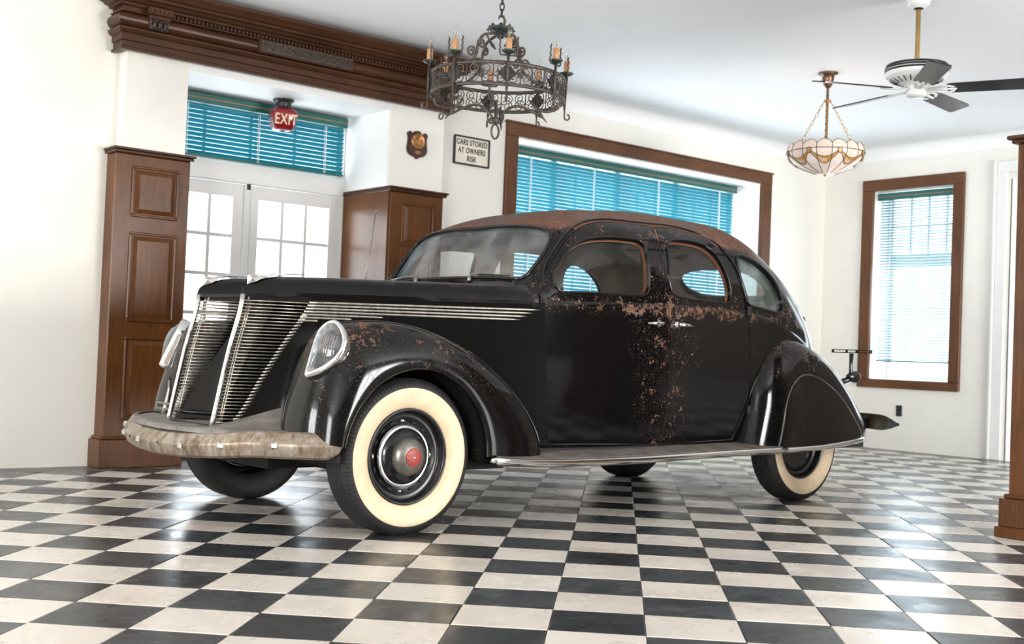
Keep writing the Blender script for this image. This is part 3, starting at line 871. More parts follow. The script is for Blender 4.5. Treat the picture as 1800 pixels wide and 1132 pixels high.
def triangulate():
    ga = np.unique(np.round(np.concatenate([np.linspace(A0, 1.3, 34), np.linspace(1.3, 3.0, 52), np.linspace(3.0, A1, 40)]), 5))
    gv = np.unique(np.round(np.concatenate([np.linspace(0, .93, 20), np.linspace(.95, 1.05, 15), np.linspace(1.07, 1.7, 40), np.linspace(1.7, 2, 14)]), 5))
    pts = []; edges = []
    def addpoly(P, closed=True):
        b = len(pts); m = len(P)
        pts.extend([(float(a), float(v)*VS) for a, v in P])
        edges.extend([(b+i, b+(i+1) % m) for i in range(m if closed else m-1)])
    for k_ in ('FD', 'FDi', 'RD', 'RDi', 'FW', 'RW', 'QW'): addpoly(polys[k_])
    for k_ in ('WS', 'BW'): addpoly(polys[k_], False)
    bp = np.array(pts)
    for a in ga:
        for v in gv:
            d = np.hypot(bp[:, 0]-a, bp[:, 1]-v*VS).min()
            if d > .006 or v in (gv[0],) or v == gv[-1]:
                if v == gv[-1] or d > .004: pts.append((float(a), float(v)*VS))
    r = delaunay_2d_cdt([Vector(p) for p in pts], edges, [], 0, 1e-5)
    V = np.array([(p.x, p.y/VS) for p in r[0]]); Fc = np.array([list(f) for f in r[2]])
    c = V[Fc].mean(1)
    ar = np.abs(np.cross(V[Fc[:, 1]]-V[Fc[:, 0]], V[Fc[:, 2]]-V[Fc[:, 0]]))
    return V, Fc[ar > 1e-9], c[ar > 1e-9]
CV, CF, CC = triangulate()
reg = np.zeros(len(CF), int)      # 0 body,1 front door,2 rear door,3 gap,4.. glass
fd, fdi, rd, rdi = (inside(polys[k_], CC) for k_ in ('FD', 'FDi', 'RD', 'RDi'))
reg[fd] = 3; reg[rd] = 3; reg[fdi] = 1; reg[rdi] = 2
for k_, n_ in (('FW', 4), ('RW', 5), ('QW', 6)): reg[inside(polys[k_], CC)] = n_
for k_, n_ in (('WS', 7), ('BW', 8)):
    P_ = np.vstack([polys[k_], [(polys[k_][-1][0], 2.2), (polys[k_][0][0], 2.2)]])
    reg[inside(P_, CC)] = n_
def shell(name, regions, off, mat, parent, side=1, both=False, flip=False):
    """part of the body skin; side -1 mirrors it to the right, both joins the two halves"""
    sel = np.isin(reg, regions)
    F_ = CF[sel]; used = np.unique(F_); mp = -np.ones(len(CV), int); mp[used] = np.arange(len(used))
    a, v = CV[used, 0], CV[used, 1]
    P = body_p(a, v); N = body_n(a, v); N[v > 1.999, 1] = 0
    N /= np.linalg.norm(N, axis=1, keepdims=True)
    P = P-N*off
    P[v > 1.999, 1] = 0
    F2 = mp[F_]
    # orientation: outward
    g = np.cross(P[F2[:, 1]]-P[F2[:, 0]], P[F2[:, 2]]-P[F2[:, 0]])
    bad = (g*N[F2[:, 0]]).sum(1) < 0
    F2[bad] = F2[bad][:, ::-1]
    def mir(P, N, F): return P*[1, -1, 1], N*[1, -1, 1], F[:, ::-1]
    if side < 0: P, N, F2 = mir(P, N, F2)
    if both:
        P2, N2, F3 = mir(P, N, F2); F2 = np.vstack([F2, F3+len(P)]); P = np.vstack([P, P2]); N = np.vstack([N, N2])
    if flip: F2 = F2[:, ::-1]; N = -N
    me = bpy.data.meshes.new(name)
    me.from_pydata(P.tolist(), [], F2.tolist()); me.materials.append(mat)
    me.polygons.foreach_set('use_smooth', [True]*len(F2)); me.update()
    me.normals_split_custom_set_from_vertices(N.tolist())
    o = link_mesh(name, me, parent)
    return o
def surf(poly, off=0.0, side=1):
    poly = np.asarray(poly); P = body_p(poly[:, 0], poly[:, 1])-body_n(poly[:, 0], poly[:, 1])*off
    P[:, 1] *= side
    return P
def ribbon(name, poly, offs, mats, parent, side=1, closed=True):
    """reveal of an opening: strips running around it at increasing depth"""
    rows = [surf(poly, o_, side) for o_ in offs]
    mb = MB()
    for i in range(len(rows)-1):
        mb.grid(np.array([rows[i], rows[i+1]]), mats[i], closed_v=closed)
    o = mb.build(name, parent); recalc(o); return o

body = shell('body', [0], 0, M_body, car, both=True)
tag(body, 'rust-worn black steel body with brown rusted roof')
lining = shell('headlining', [0, 1, 2, 3], .040, M_cloth, car, both=True, flip=True)
tag(lining, 'brown cloth interior lining')
for side in (1, -1):
    # doors
    for rname, rg, wn_, win, pol, hinge_a in (('front', 1, 4, 'FW', 'FD', None), ('rear', 2, 5, 'RW', 'RD', None)):
        dr = shell('door', [rg], 0, M_door, car, side)
        ribbon('window_reveal', polys[win], [0, .006, .022], [M_gloss, M_gloss], dr, side)
        ribbon('window_channel', inset(polys[win], -.004), [.020, .030, .046], [M_rustframe, M_rustframe], dr, side)
        gl = shell('window_glass', [wn_], .022, M_carglass, dr, side)
        mb = MB(); mb.tube(surf(polys[win], -.002, side), .0065, M_gloss, 6, closed=True); mb.build('window_bead', dr)
        ribbon('door_edge', polys[pol+'i'], [0, .038], [M_under], dr, side)
        # handle
        if rname == 'front': base = body_p(1.690, .885); dx = 1
        else: base = body_p(1.838, .885); dx = -1
        by = base[1]*side; bx_ = base[0]; bz = base[2]; s = side
        mb = MB()
        mb.lathe([(0, .012), (.013, .011), (.019, .004), (.021, -.004)], M_chrome_b, 14, 'Y', (bx_, by, bz)) if s > 0 else mb.lathe([(0, -.012), (.013, -.011), (.019, -.004), (.021, .004)], M_chrome_b, 14, 'Y', (bx_, by, bz))
        mb.tube([(bx_, by, bz), (bx_, by+s*.028, bz), (bx_+dx*.012, by+s*.035, bz), (bx_+dx*.06, by+s*.036, bz-.001), (bx_+dx*.125, by+s*.031, bz-.004)], [.011, .012, .012, .009, .005], M_chrome_b, 10)
        o = mb.build('door_handle', dr); tag(o, 'chrome lever door handle')
        # hinges
        for v_ in ((1.13, .30) if rname == 'front' else (1.03, .26)):
            aa = .818 if rname == 'front' else 2.472
            if v_ < .5: aa = .872 if rname == 'front' else 2.556
            p = body_p(aa, v_); mb = MB()
            mb.box((p[0]-.017, (p[1]-.004)*1, p[2]-.030), (p[0]+.017, p[1]+.016, p[2]+.030), M_under, .006)
            mb.tube([(p[0]+.004, p[1]+.014, p[2]-.032), (p[0]+.004, p[1]+.014, p[2]+.032)], .008, M_under, 8)
            (mb if side > 0 else mb.mirror_y()).build('hinge', dr)
    # quarter window
    q = shell('quarter_glass', [6], .024, M_quarter if side > 0 else M_carglass, body, side)
    ribbon('quarter_reveal', polys['QW'], [0, .008, .042], [M_gloss, M_gloss], body, side)
    mb = MB(); mb.tube(surf(polys['QW'], -.002, side), .009, M_gloss, 6, closed=True); mb.build('quarter_bead', body)
    # drip rail over the doors
    rail = [(a_, v_) for a_, v_ in catmull([(.815,1.33),(.855,1.43),(.91,1.462),(1.0,1.475),(1.10,1.508),(1.20,1.530),(1.32,1.537),(1.5,1.533),(1.776,1.522),(1.946,1.515),(2.087,1.50),(2.20,1.470),(2.275,1.428),(2.328,1.368),(2.37,1.305),(2.40,1.24),(2.43,1.17),(2.458,1.10)], 5)]
    mb = MB(); mb.tube(surf(rail, -.004, side), .0065, M_gloss, 7); mb.build('drip_rail', body)
ws = shell('windscreen', [7], .010, M_wsglass, car, both=True)
tag(ws, 'dusty hazed windscreen glass')
wsl = np.vstack([polys['WS'], ])
PL = surf(wsl, -.001, 1); PR = surf(wsl[::-1], -.001, -1)
loop = np.vstack([PL, PR[1:-1]])
mb = MB(); mb.tube(loop, .009, M_gloss, 7, closed=True); mb.build('windscreen_rubber', ws)
r_ = np.array([loop, np.vstack([surf(wsl, .045, 1), surf(wsl[::-1], .045, -1)[1:-1]])])
mb = MB(); mb.grid(r_, M_gloss, closed_v=True); recalc(mb.build('windscreen_reveal', ws))
bw = shell('rear_glass', [8], .015, M_carglass, car, both=True)
bl = polys['BW']; loop = np.vstack([surf(bl, -.001, 1), surf(bl[::-1], -.001, -1)[1:-1]])
mb = MB(); mb.tube(loop, .010, M_gloss, 7, closed=True); mb.build('rear_glass_rubber', bw)
# wipers
for s in (1, -1):
    mb = MB()
    p0 = body_p(.760, 1.80)*[1, s, 1]; p0[2] += .012
    pa = body_p(.786, 1.80)*[1, s, 1]+np.array([.012, .0, .018]); pb = body_p(.790, 1.62 if s > 0 else 1.98)*[1, s, 1]+np.array([.014, 0, .014])
    if s < 0: pb = body_p(.788, 1.57)*[1, -1, 1]+np.array([.014, 0, .014])
    mb.tube([p0, pa, (pa*.5+pb*.5)+np.array([.004, 0, .004]), pb], [.004, .0035, .003, .002], M_hub, 6)
    mb.lathe([(.011, -.01), (.012, .006), (.006, .012), (0, .013)], M_hub, 10, 'Z', tuple(p0))
    qa = pa*.25+pb*.75
    mb.tube([qa+(pb-pa)*.45+np.array([0, 0, -.004]), qa-(pb-pa)*.55+np.array([0, 0, -.004])], .0045, M_black, 5)
    o = mb.build('wiper', car); tag(o, 'thin chrome windscreen wiper')

# ---- hood and nose
def wall_y(x): return .225+.399*(.575-x)
f_xa = pchip([.44, .80, 1.075, 1.12], [.705, .633, .570, .566])         # leading edge of each nose by height
f_tb = pchip([.44, .46, .50, .703, .894, 1.06, 1.12], [.03, .045, .08, .154, .225, .285, .30])   # depth of outer grille
f_ti = pchip([.44, .48, .673, .87, 1.06, 1.12], [.012, .03, .09, .165, .24, .26])                # depth of inner grille
NY = .222
def nose_out(t, z):   # t = distance behind the leading edge
    return np.array([f_xa(z)-t, NY+.40*t, z])
def nose_in(t, z):
    return np.array([f_xa(z)-t, NY-.50*t, z])
f_seam = pchip([-.75, -.414, -.17, .143, .385, .60], [1.118, 1.110, 1.105, 1.099, 1.092, 1.080])
# side skins of the nose and engine compartment
for side in (1, -1):
    mb = MB(); G = []
    zs = np.linspace(.40, 1.0, 26).tolist()+np.linspace(1.02, 1.115, 5).tolist()
    for z in zs:
        row = []
        xa = float(f_xa(min(z, 1.075))); xb = xa-float(f_tb(min(z, 1.06)))
        for k in range(31):
            q = k/30
            x = xb+(-.83-xb)*q
            zz = min(z, float(f_seam(x))-.002) if z > 1.0 else z
            y = NY+.40*(xa-x)
            # fillet towards the fender low down behind the grille
            y += .10*math.exp(-((x-.12)/.22)**2)*max(0, (.95-zz)/.5)**1.5
            row.append((x, y, zz))
        G.append(row)
    mb.grid(G, M_hood, flip=False)
    o = (mb if side > 0 else mb.mirror_y()).build('engine_side_panel', car); recalc(o)
    # band above the grille
    mb = MB(); G = []
    for z in (1.050, 1.062, 1.076, 1.086):
        row = []
        for t in np.linspace(.26, 0, 10): row.append(nose_in(t*1.6, z))
        for t in np.linspace(.0, .33, 12)[1:]: row.append(nose_out(t, z))
        G.append(row)
    mb.grid(G, M_gloss)
    (mb if side > 0 else mb.mirror_y()).build('nose_band', car)
    # inner valley wall below the inner grille
    mb = MB(); G = []
    for z in np.linspace(.475, 1.06, 20):
        t0 = float(f_ti(z)); row = [nose_in(t0+(.445-t0)*k/10, z) for k in range(11)]
        G.append(row)
    mb.grid(G, M_gloss)
    (mb if side > 0 else mb.mirror_y()).build('valley_panel', car)
    # bars
    bar_root = MB()
    bar_root.tube([(float(f_xa(z))+.004, NY, z) for z in np.linspace(.452, 1.080, 16)], .0125, M_chrome, 8, flat=(1.0, .95))
    gr = (bar_root if side > 0 else bar_root.mirror_y()).build('grille', car)
    tag(gr, 'tall chrome grille blade with fine horizontal bars')
    # dark radiator core behind the bars
    mb = MB(); G = []
    for z in np.linspace(.47, 1.05, 8):
        xa = float(f_xa(z)); tb = float(f_tb(z))
        G.append([(xa-tb-.02, NY+.40*tb-.025, z), (xa-tb*.9-.05, NY-.03, z), (xa-float(f_ti(z))-.03, NY-.5*float(f_ti(z))+.02, z)])
    nb = 38
    for k in range(nb):
        z = .468+(1.052-.468)*k/(nb-1)
        tb = float(f_tb(z)); ti = float(f_ti(z))
        m1 = MB()
        m1.tube([nose_out(t, z) for t in (0.0, tb*.5, tb)], .0034, M_bar, 6)
        if z < 1.0:
            e = nose_out(tb, z); e2 = nose_out(tb+.028, z+.004); m1.tube([e, e2], [.0045, .0050], M_strip, 6)
        (m1 if side > 0 else m1.mirror_y()).build('grille_bar', gr)
        m1 = MB(); m1.tube([nose_in(t, z) for t in (0.0, ti*.5, ti)], .0034, M_bar, 6)
        (m1 if side > 0 else m1.mirror_y()).build('grille_bar', gr)
    # vertical tie behind the bars
    m1 = MB()
    m1.tube([nose_out(.035, z)+np.array([0, -.006, 0]) for z in np.linspace(.47, 1.05, 8)], .004, M_bar, 5)
    m1.tube([nose_in(.035, z)+np.array([0, .006, 0]) for z in np.linspace(.47, 1.05, 8)], .004, M_bar, 5)
    (m1 if side > 0 else m1.mirror_y()).build('bar_tie', gr)
    # speed strips along the hood side
    ends = [(-.800, 0), (-.762, 0), (-.732, 0), (-.700, 0), (-.047, 0), (.098, 0), (.250, 0)]
    for k, (xe, _) in enumerate(ends):
        z0 = 1.056-.0145*k
        zc = lambda x: z0+.030*(float(f_seam(x))-float(f_seam(.3)))/.026*1.0*min(1, (.3-x)/1.1) if x < .3 else z0
        xs_ = np.linspace(float(f_xa(z0)-f_tb(z0))+.0, xe, 24)
        m1 = MB()
        pth = [(x, NY+.40*(float(f_xa(z0))-x)+.003, z0+.022*np.clip((.3-x)/1.1, 0, 1)-.003*np.clip((.3-x)/1.1, 0, 1)*k) for x in xs_]
        m1.tube(pth, [.0056]*22+[.0045, .0012], M_strip, 6)
        o = (m1 if side > 0 else m1.mirror_y()).build('speed_strip', car)
# hood lid: rounded plate over the plan outline
def hood_outline():
    """left half outline from the rear side corner forward, round the nose and back into the valley"""
    side_ = [(x, wall_y(x)+.006) for x in np.linspace(-.765, .54, 34)]
    return np.array(side_+[(.578, NY+.006), (.586, NY), (.578, NY-.008)]+[(.575-t, NY-.5*t-.006) for t in np.linspace(.02, .425, 16)])
HO = hood_outline()
def hood_mesh():
    full = np.vstack([HO, HO[::-1]*[1, -1]])
    left = HO; right = HO[::-1]*[1, -1]
    bnd = np.vstack([left, right]); nb_ = len(bnd)
    rear = [(-.765, y) for y in np.linspace(-wall_y(-.765)-.006, wall_y(-.765)+.006, 22)[1:-1]]
    pts = [tuple(p) for p in bnd]+rear
    edges = [(i, i+1) for i in range(nb_-1)]
    loop_ = list(range(nb_, nb_+len(rear)))
    chain = [nb_-1]+loop_+[0]
    edges += list(zip(chain[:-1], chain[1:]))
    seg0, seg1 = bnd[:-1], bnd[1:]
    def dist(q):
        d = seg1-seg0; t = np.clip(((q-seg0)*d).sum(1)/((d*d).sum(1)+1e-12), 0, 1)
        return np.sqrt(((seg0+d*t[:, None]-q)**2).sum(1).min())
    poly = np.vstack([bnd, np.array(rear)])
    cand = []
    for x in np.arange(-.75, .60, .016):
        for y in np.arange(-.75, .76, .016):
            cand.append((x, y))
    cand = np.array(cand); cand = cand[inside(poly, cand)]
    keep = [c for c in cand if dist(c) > .007]
    # extra rings close to the rim for a clean round edge
    for e in (.004, .010, .018, .028, .040):
        for i in range(len(seg0)):
            for q in (.25, .75):
                p = seg0[i]+(seg1[i]-seg0[i])*q; d = seg1[i]-seg0[i]; n = np.array([-d[1], d[0]])/(np.linalg.norm(d)+1e-12)
                for s in (1, -1):
                    c = p+n*e*s
                    if inside(poly, c[None])[0] and abs(dist(c)-e) < .001 and c[0] > -.76: keep.append(c)
    allp = [Vector((float(p[0]), float(p[1]))) for p in pts]+[Vector((float(p[0]), float(p[1]))) for p in keep]
    r = delaunay_2d_cdt(allp, edges, [], 0, 1e-4)
    V = np.array([(p.x, p.y) for p in r[0]]); Fc = np.array([list(f) for f in r[2]])
    c = V[Fc].mean(1); Fc = Fc[inside(poly, c)]
    Z = np.zeros(len(V))
    for i, p in enumerate(V):
        e = dist(p); R_ = .088; q = min(e/R_, 1)
        h = .080+.018*np.clip((.3-p[0])/1.0, 0, 1)*np.clip((e-.05)/.5, 0, 1)
        # noses drop towards the leading edge
        h *= 1-.10*np.clip((p[0]-.42)/.16, 0, 1)
        Z[i] = float(f_seam(p[0]))+.004+h*(1-(1-q)**2.3)**(1/2.0)
    P = np.column_stack([V, Z])
    return P, Fc, bnd
HP, HF, HB = hood_mesh()
mb = MB(); mb.add(HP, [tuple(f) for f in HF], M_hood, True)
sk0 = [(x, y, float(f_seam(x))+.004) for x, y in HB]; sk1 = [(x*.998, y*.985, float(f_seam(x))-.012) for x, y in HB]
hood = mb.build('hood', car); recalc(hood)
tag(hood, 'long black twin-nosed hood lid with dusty worn top')
mb = MB(); mb.grid(np.array([sk0, sk1]), M_gloss); recalc(mb.build('hood_rim', hood))
for side in (1, -1):    # chrome nose ornaments
    mb = MB()
    def q(x, y, z): return (x, side*y, z)
    pts_ = [(.556, NY, 1.166), (.540, NY+.013, 1.158), (.556, NY+.002, 1.128), (.540, NY-.013, 1.158), (.46, NY+.016, 1.176), (.46, NY-.012, 1.176), (.40, NY+.02, 1.180), (.520, NY+.020, 1.142), (.520, NY-.018, 1.142)]
    P = [q(*p) for p in pts_]
    mb.add(P, [(0, 1, 2), (0, 2, 3), (1, 7, 2), (3, 2, 8), (0, 4, 1), (0, 3, 5), (0, 5, 4), (4, 5, 6), (1, 4, 7), (3, 8, 5)], M_chrome, False)
    mb.tube([q(.558, NY, 1.167), q(.50, NY, 1.173), q(.42, NY+.012, 1.183), q(.28, NY+.05, 1.190)], [.003, .006, .005, .002], M_chrome, 7)
    o = mb.build('nose_ornament', hood); recalc(o); tag(o, 'chrome pointed ornament at the tip of the hood')
# valley filler, pan and apron
mb = MB()
G = []
for x in np.linspace(.70, .10, 9):
    w_ = max(.02, NY-.5*max(0, (.70-x)))+.01
    G.append([(x, y, .470+.02*max(0, .5-x)) for y in np.linspace(-w_, w_, 7)])
mb.grid(G, M_apron)
mb.build('valley_floor', car)
for side in (1, -1):
    mb = MB(); mb.tube([nose_in(t, .512-.06*t)+np.array([0, -.008, 0]) for t in (.01, .05, .12, .22, .34, .44)], [.006, .013, .018, .020, .020, .02], M_gloss, 8, flat=(.7, 1.6))
    (mb if side > 0 else mb.mirror_y()).build('valley_lip', car)
def bump_x(y): return .880-.42*abs(y)**3*.62-.22*max(0, abs(y)-.55)**1.6-.04*abs(y)
f_bx = pchip([0, .2, .4, .6, .75, .83, .862], [.880, .866, .832, .742, .622, .50, .425])
mb = MB(); G = []
for y in np.linspace(-.862, .862, 49):
    xf = float(f_bx(abs(y)))-.030
    # rear edge follows the grille feet, seams and fender noses
    xb = float(pchip([0, .20, .24, .33, .42, .55, .70, .86], [.44, .62, .57, .30, .33, .42, .42, .36])(abs(y)))
    zb_ = float(pchip([0, .20, .24, .33, .42, .55, .70, .86], [.485, .46, .49, .615, .56, .49, .475, .47])(abs(y)))
    zf = .462+.010*abs(y)
    row = []
    for k in range(9):
        t = k/8
        row.append((xf+(xb-xf)*t, y, zf+(zb_-zf)*t**1.8))
    row.insert(0, (xf+.004, y, zf-.02))
    G.append(row)
mb.grid(G, M_apron)
o = mb.build('apron', car); recalc(o); tag(o, 'dusty grey splash apron behind the front bumper')

# ---- front bumper blade
mb = MB(); G = []
ys = np.concatenate([np.linspace(-.862, -.75, 26), np.linspace(-.72, .72, 41), np.linspace(.75, .862, 26)])
for y in ys:
    e = abs(y)
    x = float(f_bx(e))
    dip = -.040*max(0, 1-(e/.62)**2)
    endf = np.clip((.500-x)/.075, 0, 1)
    top, bot = .476+dip, .360+dip*.85
    bot = bot+(top-bot)*.55*(1-math.sqrt(max(0, 1-endf**2)))
    mid = (top+bot)/2
    hh = (top-bot)/2
    # outward direction in plan
    dxy = float(f_bx(min(e+.01, .862)))-float(f_bx(max(e-.01, 0)))
    nx, ny = .02, -dxy*np.sign(y); l_ = math.hypot(nx, ny); nx, ny = nx/l_, ny/l_
    row = []
    for pz, po in ((1.0, -.040), (1.0, -.022), (.90, -.010), (.22, .016), (.08, .019), (-.08, .019), (-.82, .006), (-1.0, -.008), (-1.0, -.034)):
        row.append((x+nx*po-.012, y+ny*po, mid+hh*pz))
    G.append(row)
mb.grid(G, M_bumper)
fb = mb.build('front_bumper', car, sharp=24); recalc(fb); tag(fb, 'pitted tarnished bumper blade with square bolts')
for y in (-.62, -.40, -.15, .26, .50, .715):
    e = abs(y); x = float(f_bx(e)); dip = -.040*max(0, 1-(e/.62)**2); z = .418+dip
    m1 = MB(); m1.box((x-.006, y-.014, z-.015), (x+.024, y+.014, z+.015), M_chrome, .007); m1.build('bolt', fb)
for y in (.05, -.30):
    x = float(f_bx(abs(y))); m1 = MB(); m1.lathe([(0, 0), (.006, 0), (.006, -.01)], M_black, 10, 'X', (x+.009, y, .384)); m1.build('bolt_hole', fb)
# licence bracket on the far side of the apron
mb = MB()
bx0, by0 = .63, -.43
mb.box((bx0-.06, by0-.05, .455), (bx0+.05, by0+.05, .468), M_chrome, .004)
mb.tube([(bx0, by0, .46), (bx0-.01, by0, .52), (bx0-.025, by0-.005, .60), (bx0-.022, by0, .655)], [.020, .017, .010, .007], M_hub, 8)
mb.box((bx0-.005, by0-.085, .500), (bx0+.008, by0+.085, .512), M_hub, .003); mb.box((bx0-.005, by0-.085, .528), (bx0+.008, by0+.085, .540), M_hub, .003)
for yy in (-.085, .073): mb.box((bx0-.005, by0+yy, .50), (bx0+.008, by0+yy+.012, .54), M_hub, .003)
mb.lathe([(0, .0), (.008, .0), (.008, .012), (0, .012)], M_black, 8, 'Z', (bx0-.022, by0, .652))
o = mb.build('plate_bracket', car); tag(o, 'bare metal licence plate bracket')

# ---- front fenders
PHI = [8, 20, 32, 44, 56, 70, 84, 98, 113, 129, 146, 158, 168, 175, 181]
RC = [.560, .575, .600, .648, .700, .655, .619, .600, .597, .620, .662, .710, .760, .795, .810]
YC = [.610, .620, .630, .640, .655, .680, .695, .705, .715, .735, .765, .785, .795, .800, .800]
f_in = [(.36, .42, .47), (.36, .39, .51), (.33, .365, .57), (.29, .365, .64), (.235, .385, .72), (.16, .41, .80), (.04, .45, .84), (-.08, .50, .845), (-.24, .56, .80), (-.42, .63, .74), (-.57, .685, .65), (-.67, .715, .58), (-.74, .725, .49), (-.78, .725, .42), (-.79, .725, .36)]
secs = []
for i, ph in enumerate(PHI):
    a = math.radians(ph); ca, sa = math.cos(a), math.sin(a)
    rl, yl = .405, .872
    rc, yc = RC[i], YC[i]
    P = []
    # rolled lip
    P += [(rl+.004, yl-.030), (rl-.002, yl-.012), (rl, yl-.002)]
    nq = 16
    for k in range(nq+1):
        t = (k+.6)/(nq+.6)*PI/2
        n_ = 2.25
        P.append((rl+(rc-rl)*math.sin(t)**(2/n_)*1.0, yc+(yl+.008-yc)*max(0, math.cos(t))**(2/n_)))
    pts3 = [np.array([r_*ca, y_, .36+r_*sa]) for r_, y_ in P]
    c0 = pts3[-1]; I = np.array(f_in[i])
    w_ = c0[1]-I[1]
    b1 = c0+np.array([0, -.55*w_, 0]); drop = np.linalg.norm((c0-I)[[0, 2]])
    b2 = I+(c0-I)*np.array([.45, 0, .45])+np.array([0, .20*w_, 0])
    for k in range(1, 15):
        t = k/14
        pts3.append((1-t)**3*c0+3*(1-t)**2*t*b1+3*(1-t)*t*t*b2+t**3*I)
    secs.append(np.array(pts3))
secs = np.array(secs)
ns = secs.shape[1]
fen = np.stack([catmull(secs[:, j], 6) for j in range(ns)], 1)
f_front = fen
for side in (1, -1):
    mb = MB(); mb.grid(fen, M_fender)
    o = (mb if side > 0 else mb.mirror_y()).build('front_fender', car); recalc(o)
    tag(o, 'bulbous black front fender with rust spots')
    # wheel well liner
    mb = MB(); G = []
    for a in np.linspace(math.radians(-2), math.radians(184), 30):
        G.append([(r_*math.cos(a), y_, .36+r_*math.sin(a)) for r_, y_ in ((.409, .842), (.44, .80), (.46, .70), (.46, .50))])
    mb.grid(G, M_under)
    (mb if side > 0 else mb.mirror_y()).build('wheel_well', o)
    # bead along the seam between fender and nose
    mb = MB(); mb.tube([(.655, .200, .462), (.57, .236, .490), (.49, .262, .520), (.42, .305, .545), (.36, .345, .572), (.30, .368, .645), (.235, .388, .725)], .006, M_gloss, 6)
    (mb if side > 0 else mb.mirror_y()).build('fender_bead', o)

# ---- headlights: teardrop lens sunk into the fender nose
HC = np.array([.447, .751, .846])
hn = np.array([math.cos(math.radians(24))*math.cos(math.radians(24)), math.sin(math.radians(24))*math.cos(math.radians(24)), math.sin(math.radians(24))])
h_u = np.cross([0, 0, 1.0], hn); h_u /= np.linalg.norm(h_u); h_v = np.cross(hn, h_u)
HL = [(-0.0628, -0.145), (-0.0678, -0.0816), (-0.0683, -0.0115), (-0.067, 0.0535), (-0.0528, 0.0986), (-0.0239, 0.1275), (0.0119, 0.1344), (0.0467, 0.1133), (0.0796, 0.073), (0.0972, 0.0297), (0.096, -0.0168), (0.0734, -0.064), (0.0309, -0.1061), (-0.0162, -0.1341)]
def lens_mat():
    m = glass('headlight_glass', (.86, .89, .90), rough=.04, haze=.12, haze_col=(.75, .78, .8))
    return m
M_lens = lens_mat()
M_reflector = simple('reflector', (.62, .64, .66), .28, metal=1.0, noise=.3, scale=12)
for side in (1, -1):
    def to3(u, v, d): 
        p = HC+h_u*u+h_v*v+hn*d
        return (p[0], p[1]*side, p[2])
    out = catmull(HL, 6, True); c2 = out.mean(0)
    def ring(scale, d, shift=0): return [to3(*(c2+(p-c2)*scale), d) for p in out]
    def ring2(scale, d): return [to3(*(c2+np.array([-.005, .004])+(p-c2)*scale), d) for p in out]
    mb = MB(); mb.grid([ring(.94, -.075), ring(.99, -.04), ring(1.0, -.005), ring(.97, .010), ring2(.88, .013), ring2(.82, .004)], M_chrome_b, closed_v=True)
    bz = mb.build('headlight', car); recalc(bz); tag(bz, 'teardrop headlight with chrome rim set in the fender')
    mb = MB(); rings = []
    for q in np.linspace(.84, .0, 8): rings.append(ring2(max(q, .001), .006+.034*(1-(q/.84)**2)))
    mb.grid(rings, M_lens, closed_v=True); recalc(mb.build('lens', bz))
    mb = MB()
    for k in range(-5, 6):       # moulded flutes in the glass
        u_ = c2[0]+k*.011; seg = []
        for t in np.linspace(-.055, .050, 7): seg.append(to3(u_, c2[1]+t+.01, .008+.034*(1-((t/.11)**2+(k*.011/.085)**2))))
        mb.tube(seg, .0016, M_lens, 4)
    mb.build('lens_flute', bz)
    mb = MB(); rings = []
    for q in np.linspace(.82, .0, 7): rings.append(ring2(max(q, .001), .003-.085*(1-(q/.82)**2)))
    mb.grid(rings, M_reflector, closed_v=True); mb.build('reflector_bowl', bz)
    mb = MB(); mb.lathe([(0, .022), (.014, .018), (.018, .004), (.012, -.012), (0, -.02)], M_chrome_b, 12, 'X', to3(c2[0], c2[1]+.012, -.045)); mb.build('bulb', bz)

# ---- rear fenders with skirts
RO = [(-2.470, .335), (-2.500, .42), (-2.540, .572), (-2.576, .744), (-2.650, .895), (-2.755, .987), (-2.868, 1.016), (-3.010, 1.002), (-3.190, .945), (-3.375, .855), (-3.580, .712), (-3.760, .545), (-3.828, .466), (-3.832, .425), (-3.80, .402)]
RC0 = np.array([-3.09, .352])
ro = catmull(RO, 6); ang = np.arctan2(ro[:, 1]-RC0[1], ro[:, 0]-RC0[0]); rad = np.hypot(*(ro-RC0).T)
ang[0] = max(ang[0], -.03)
th = np.linspace(ang[0], ang[-1], 72); Rr = np.interp(th, ang, rad)
SK = .665
def rf_pt(t, R, s, lift=0.0):
    p = RC0+s*R*np.array([math.cos(t), math.sin(t)])
    dome = (1-min(s, 1)**2.7)**(1/2.7) if s < 1 else 0
    x = p[0]
    y0 = .735-.10*max(0, (-3.25-x)/.6)**1.5
    return (p[0], y0+(.925-y0)*dome+lift, p[1])
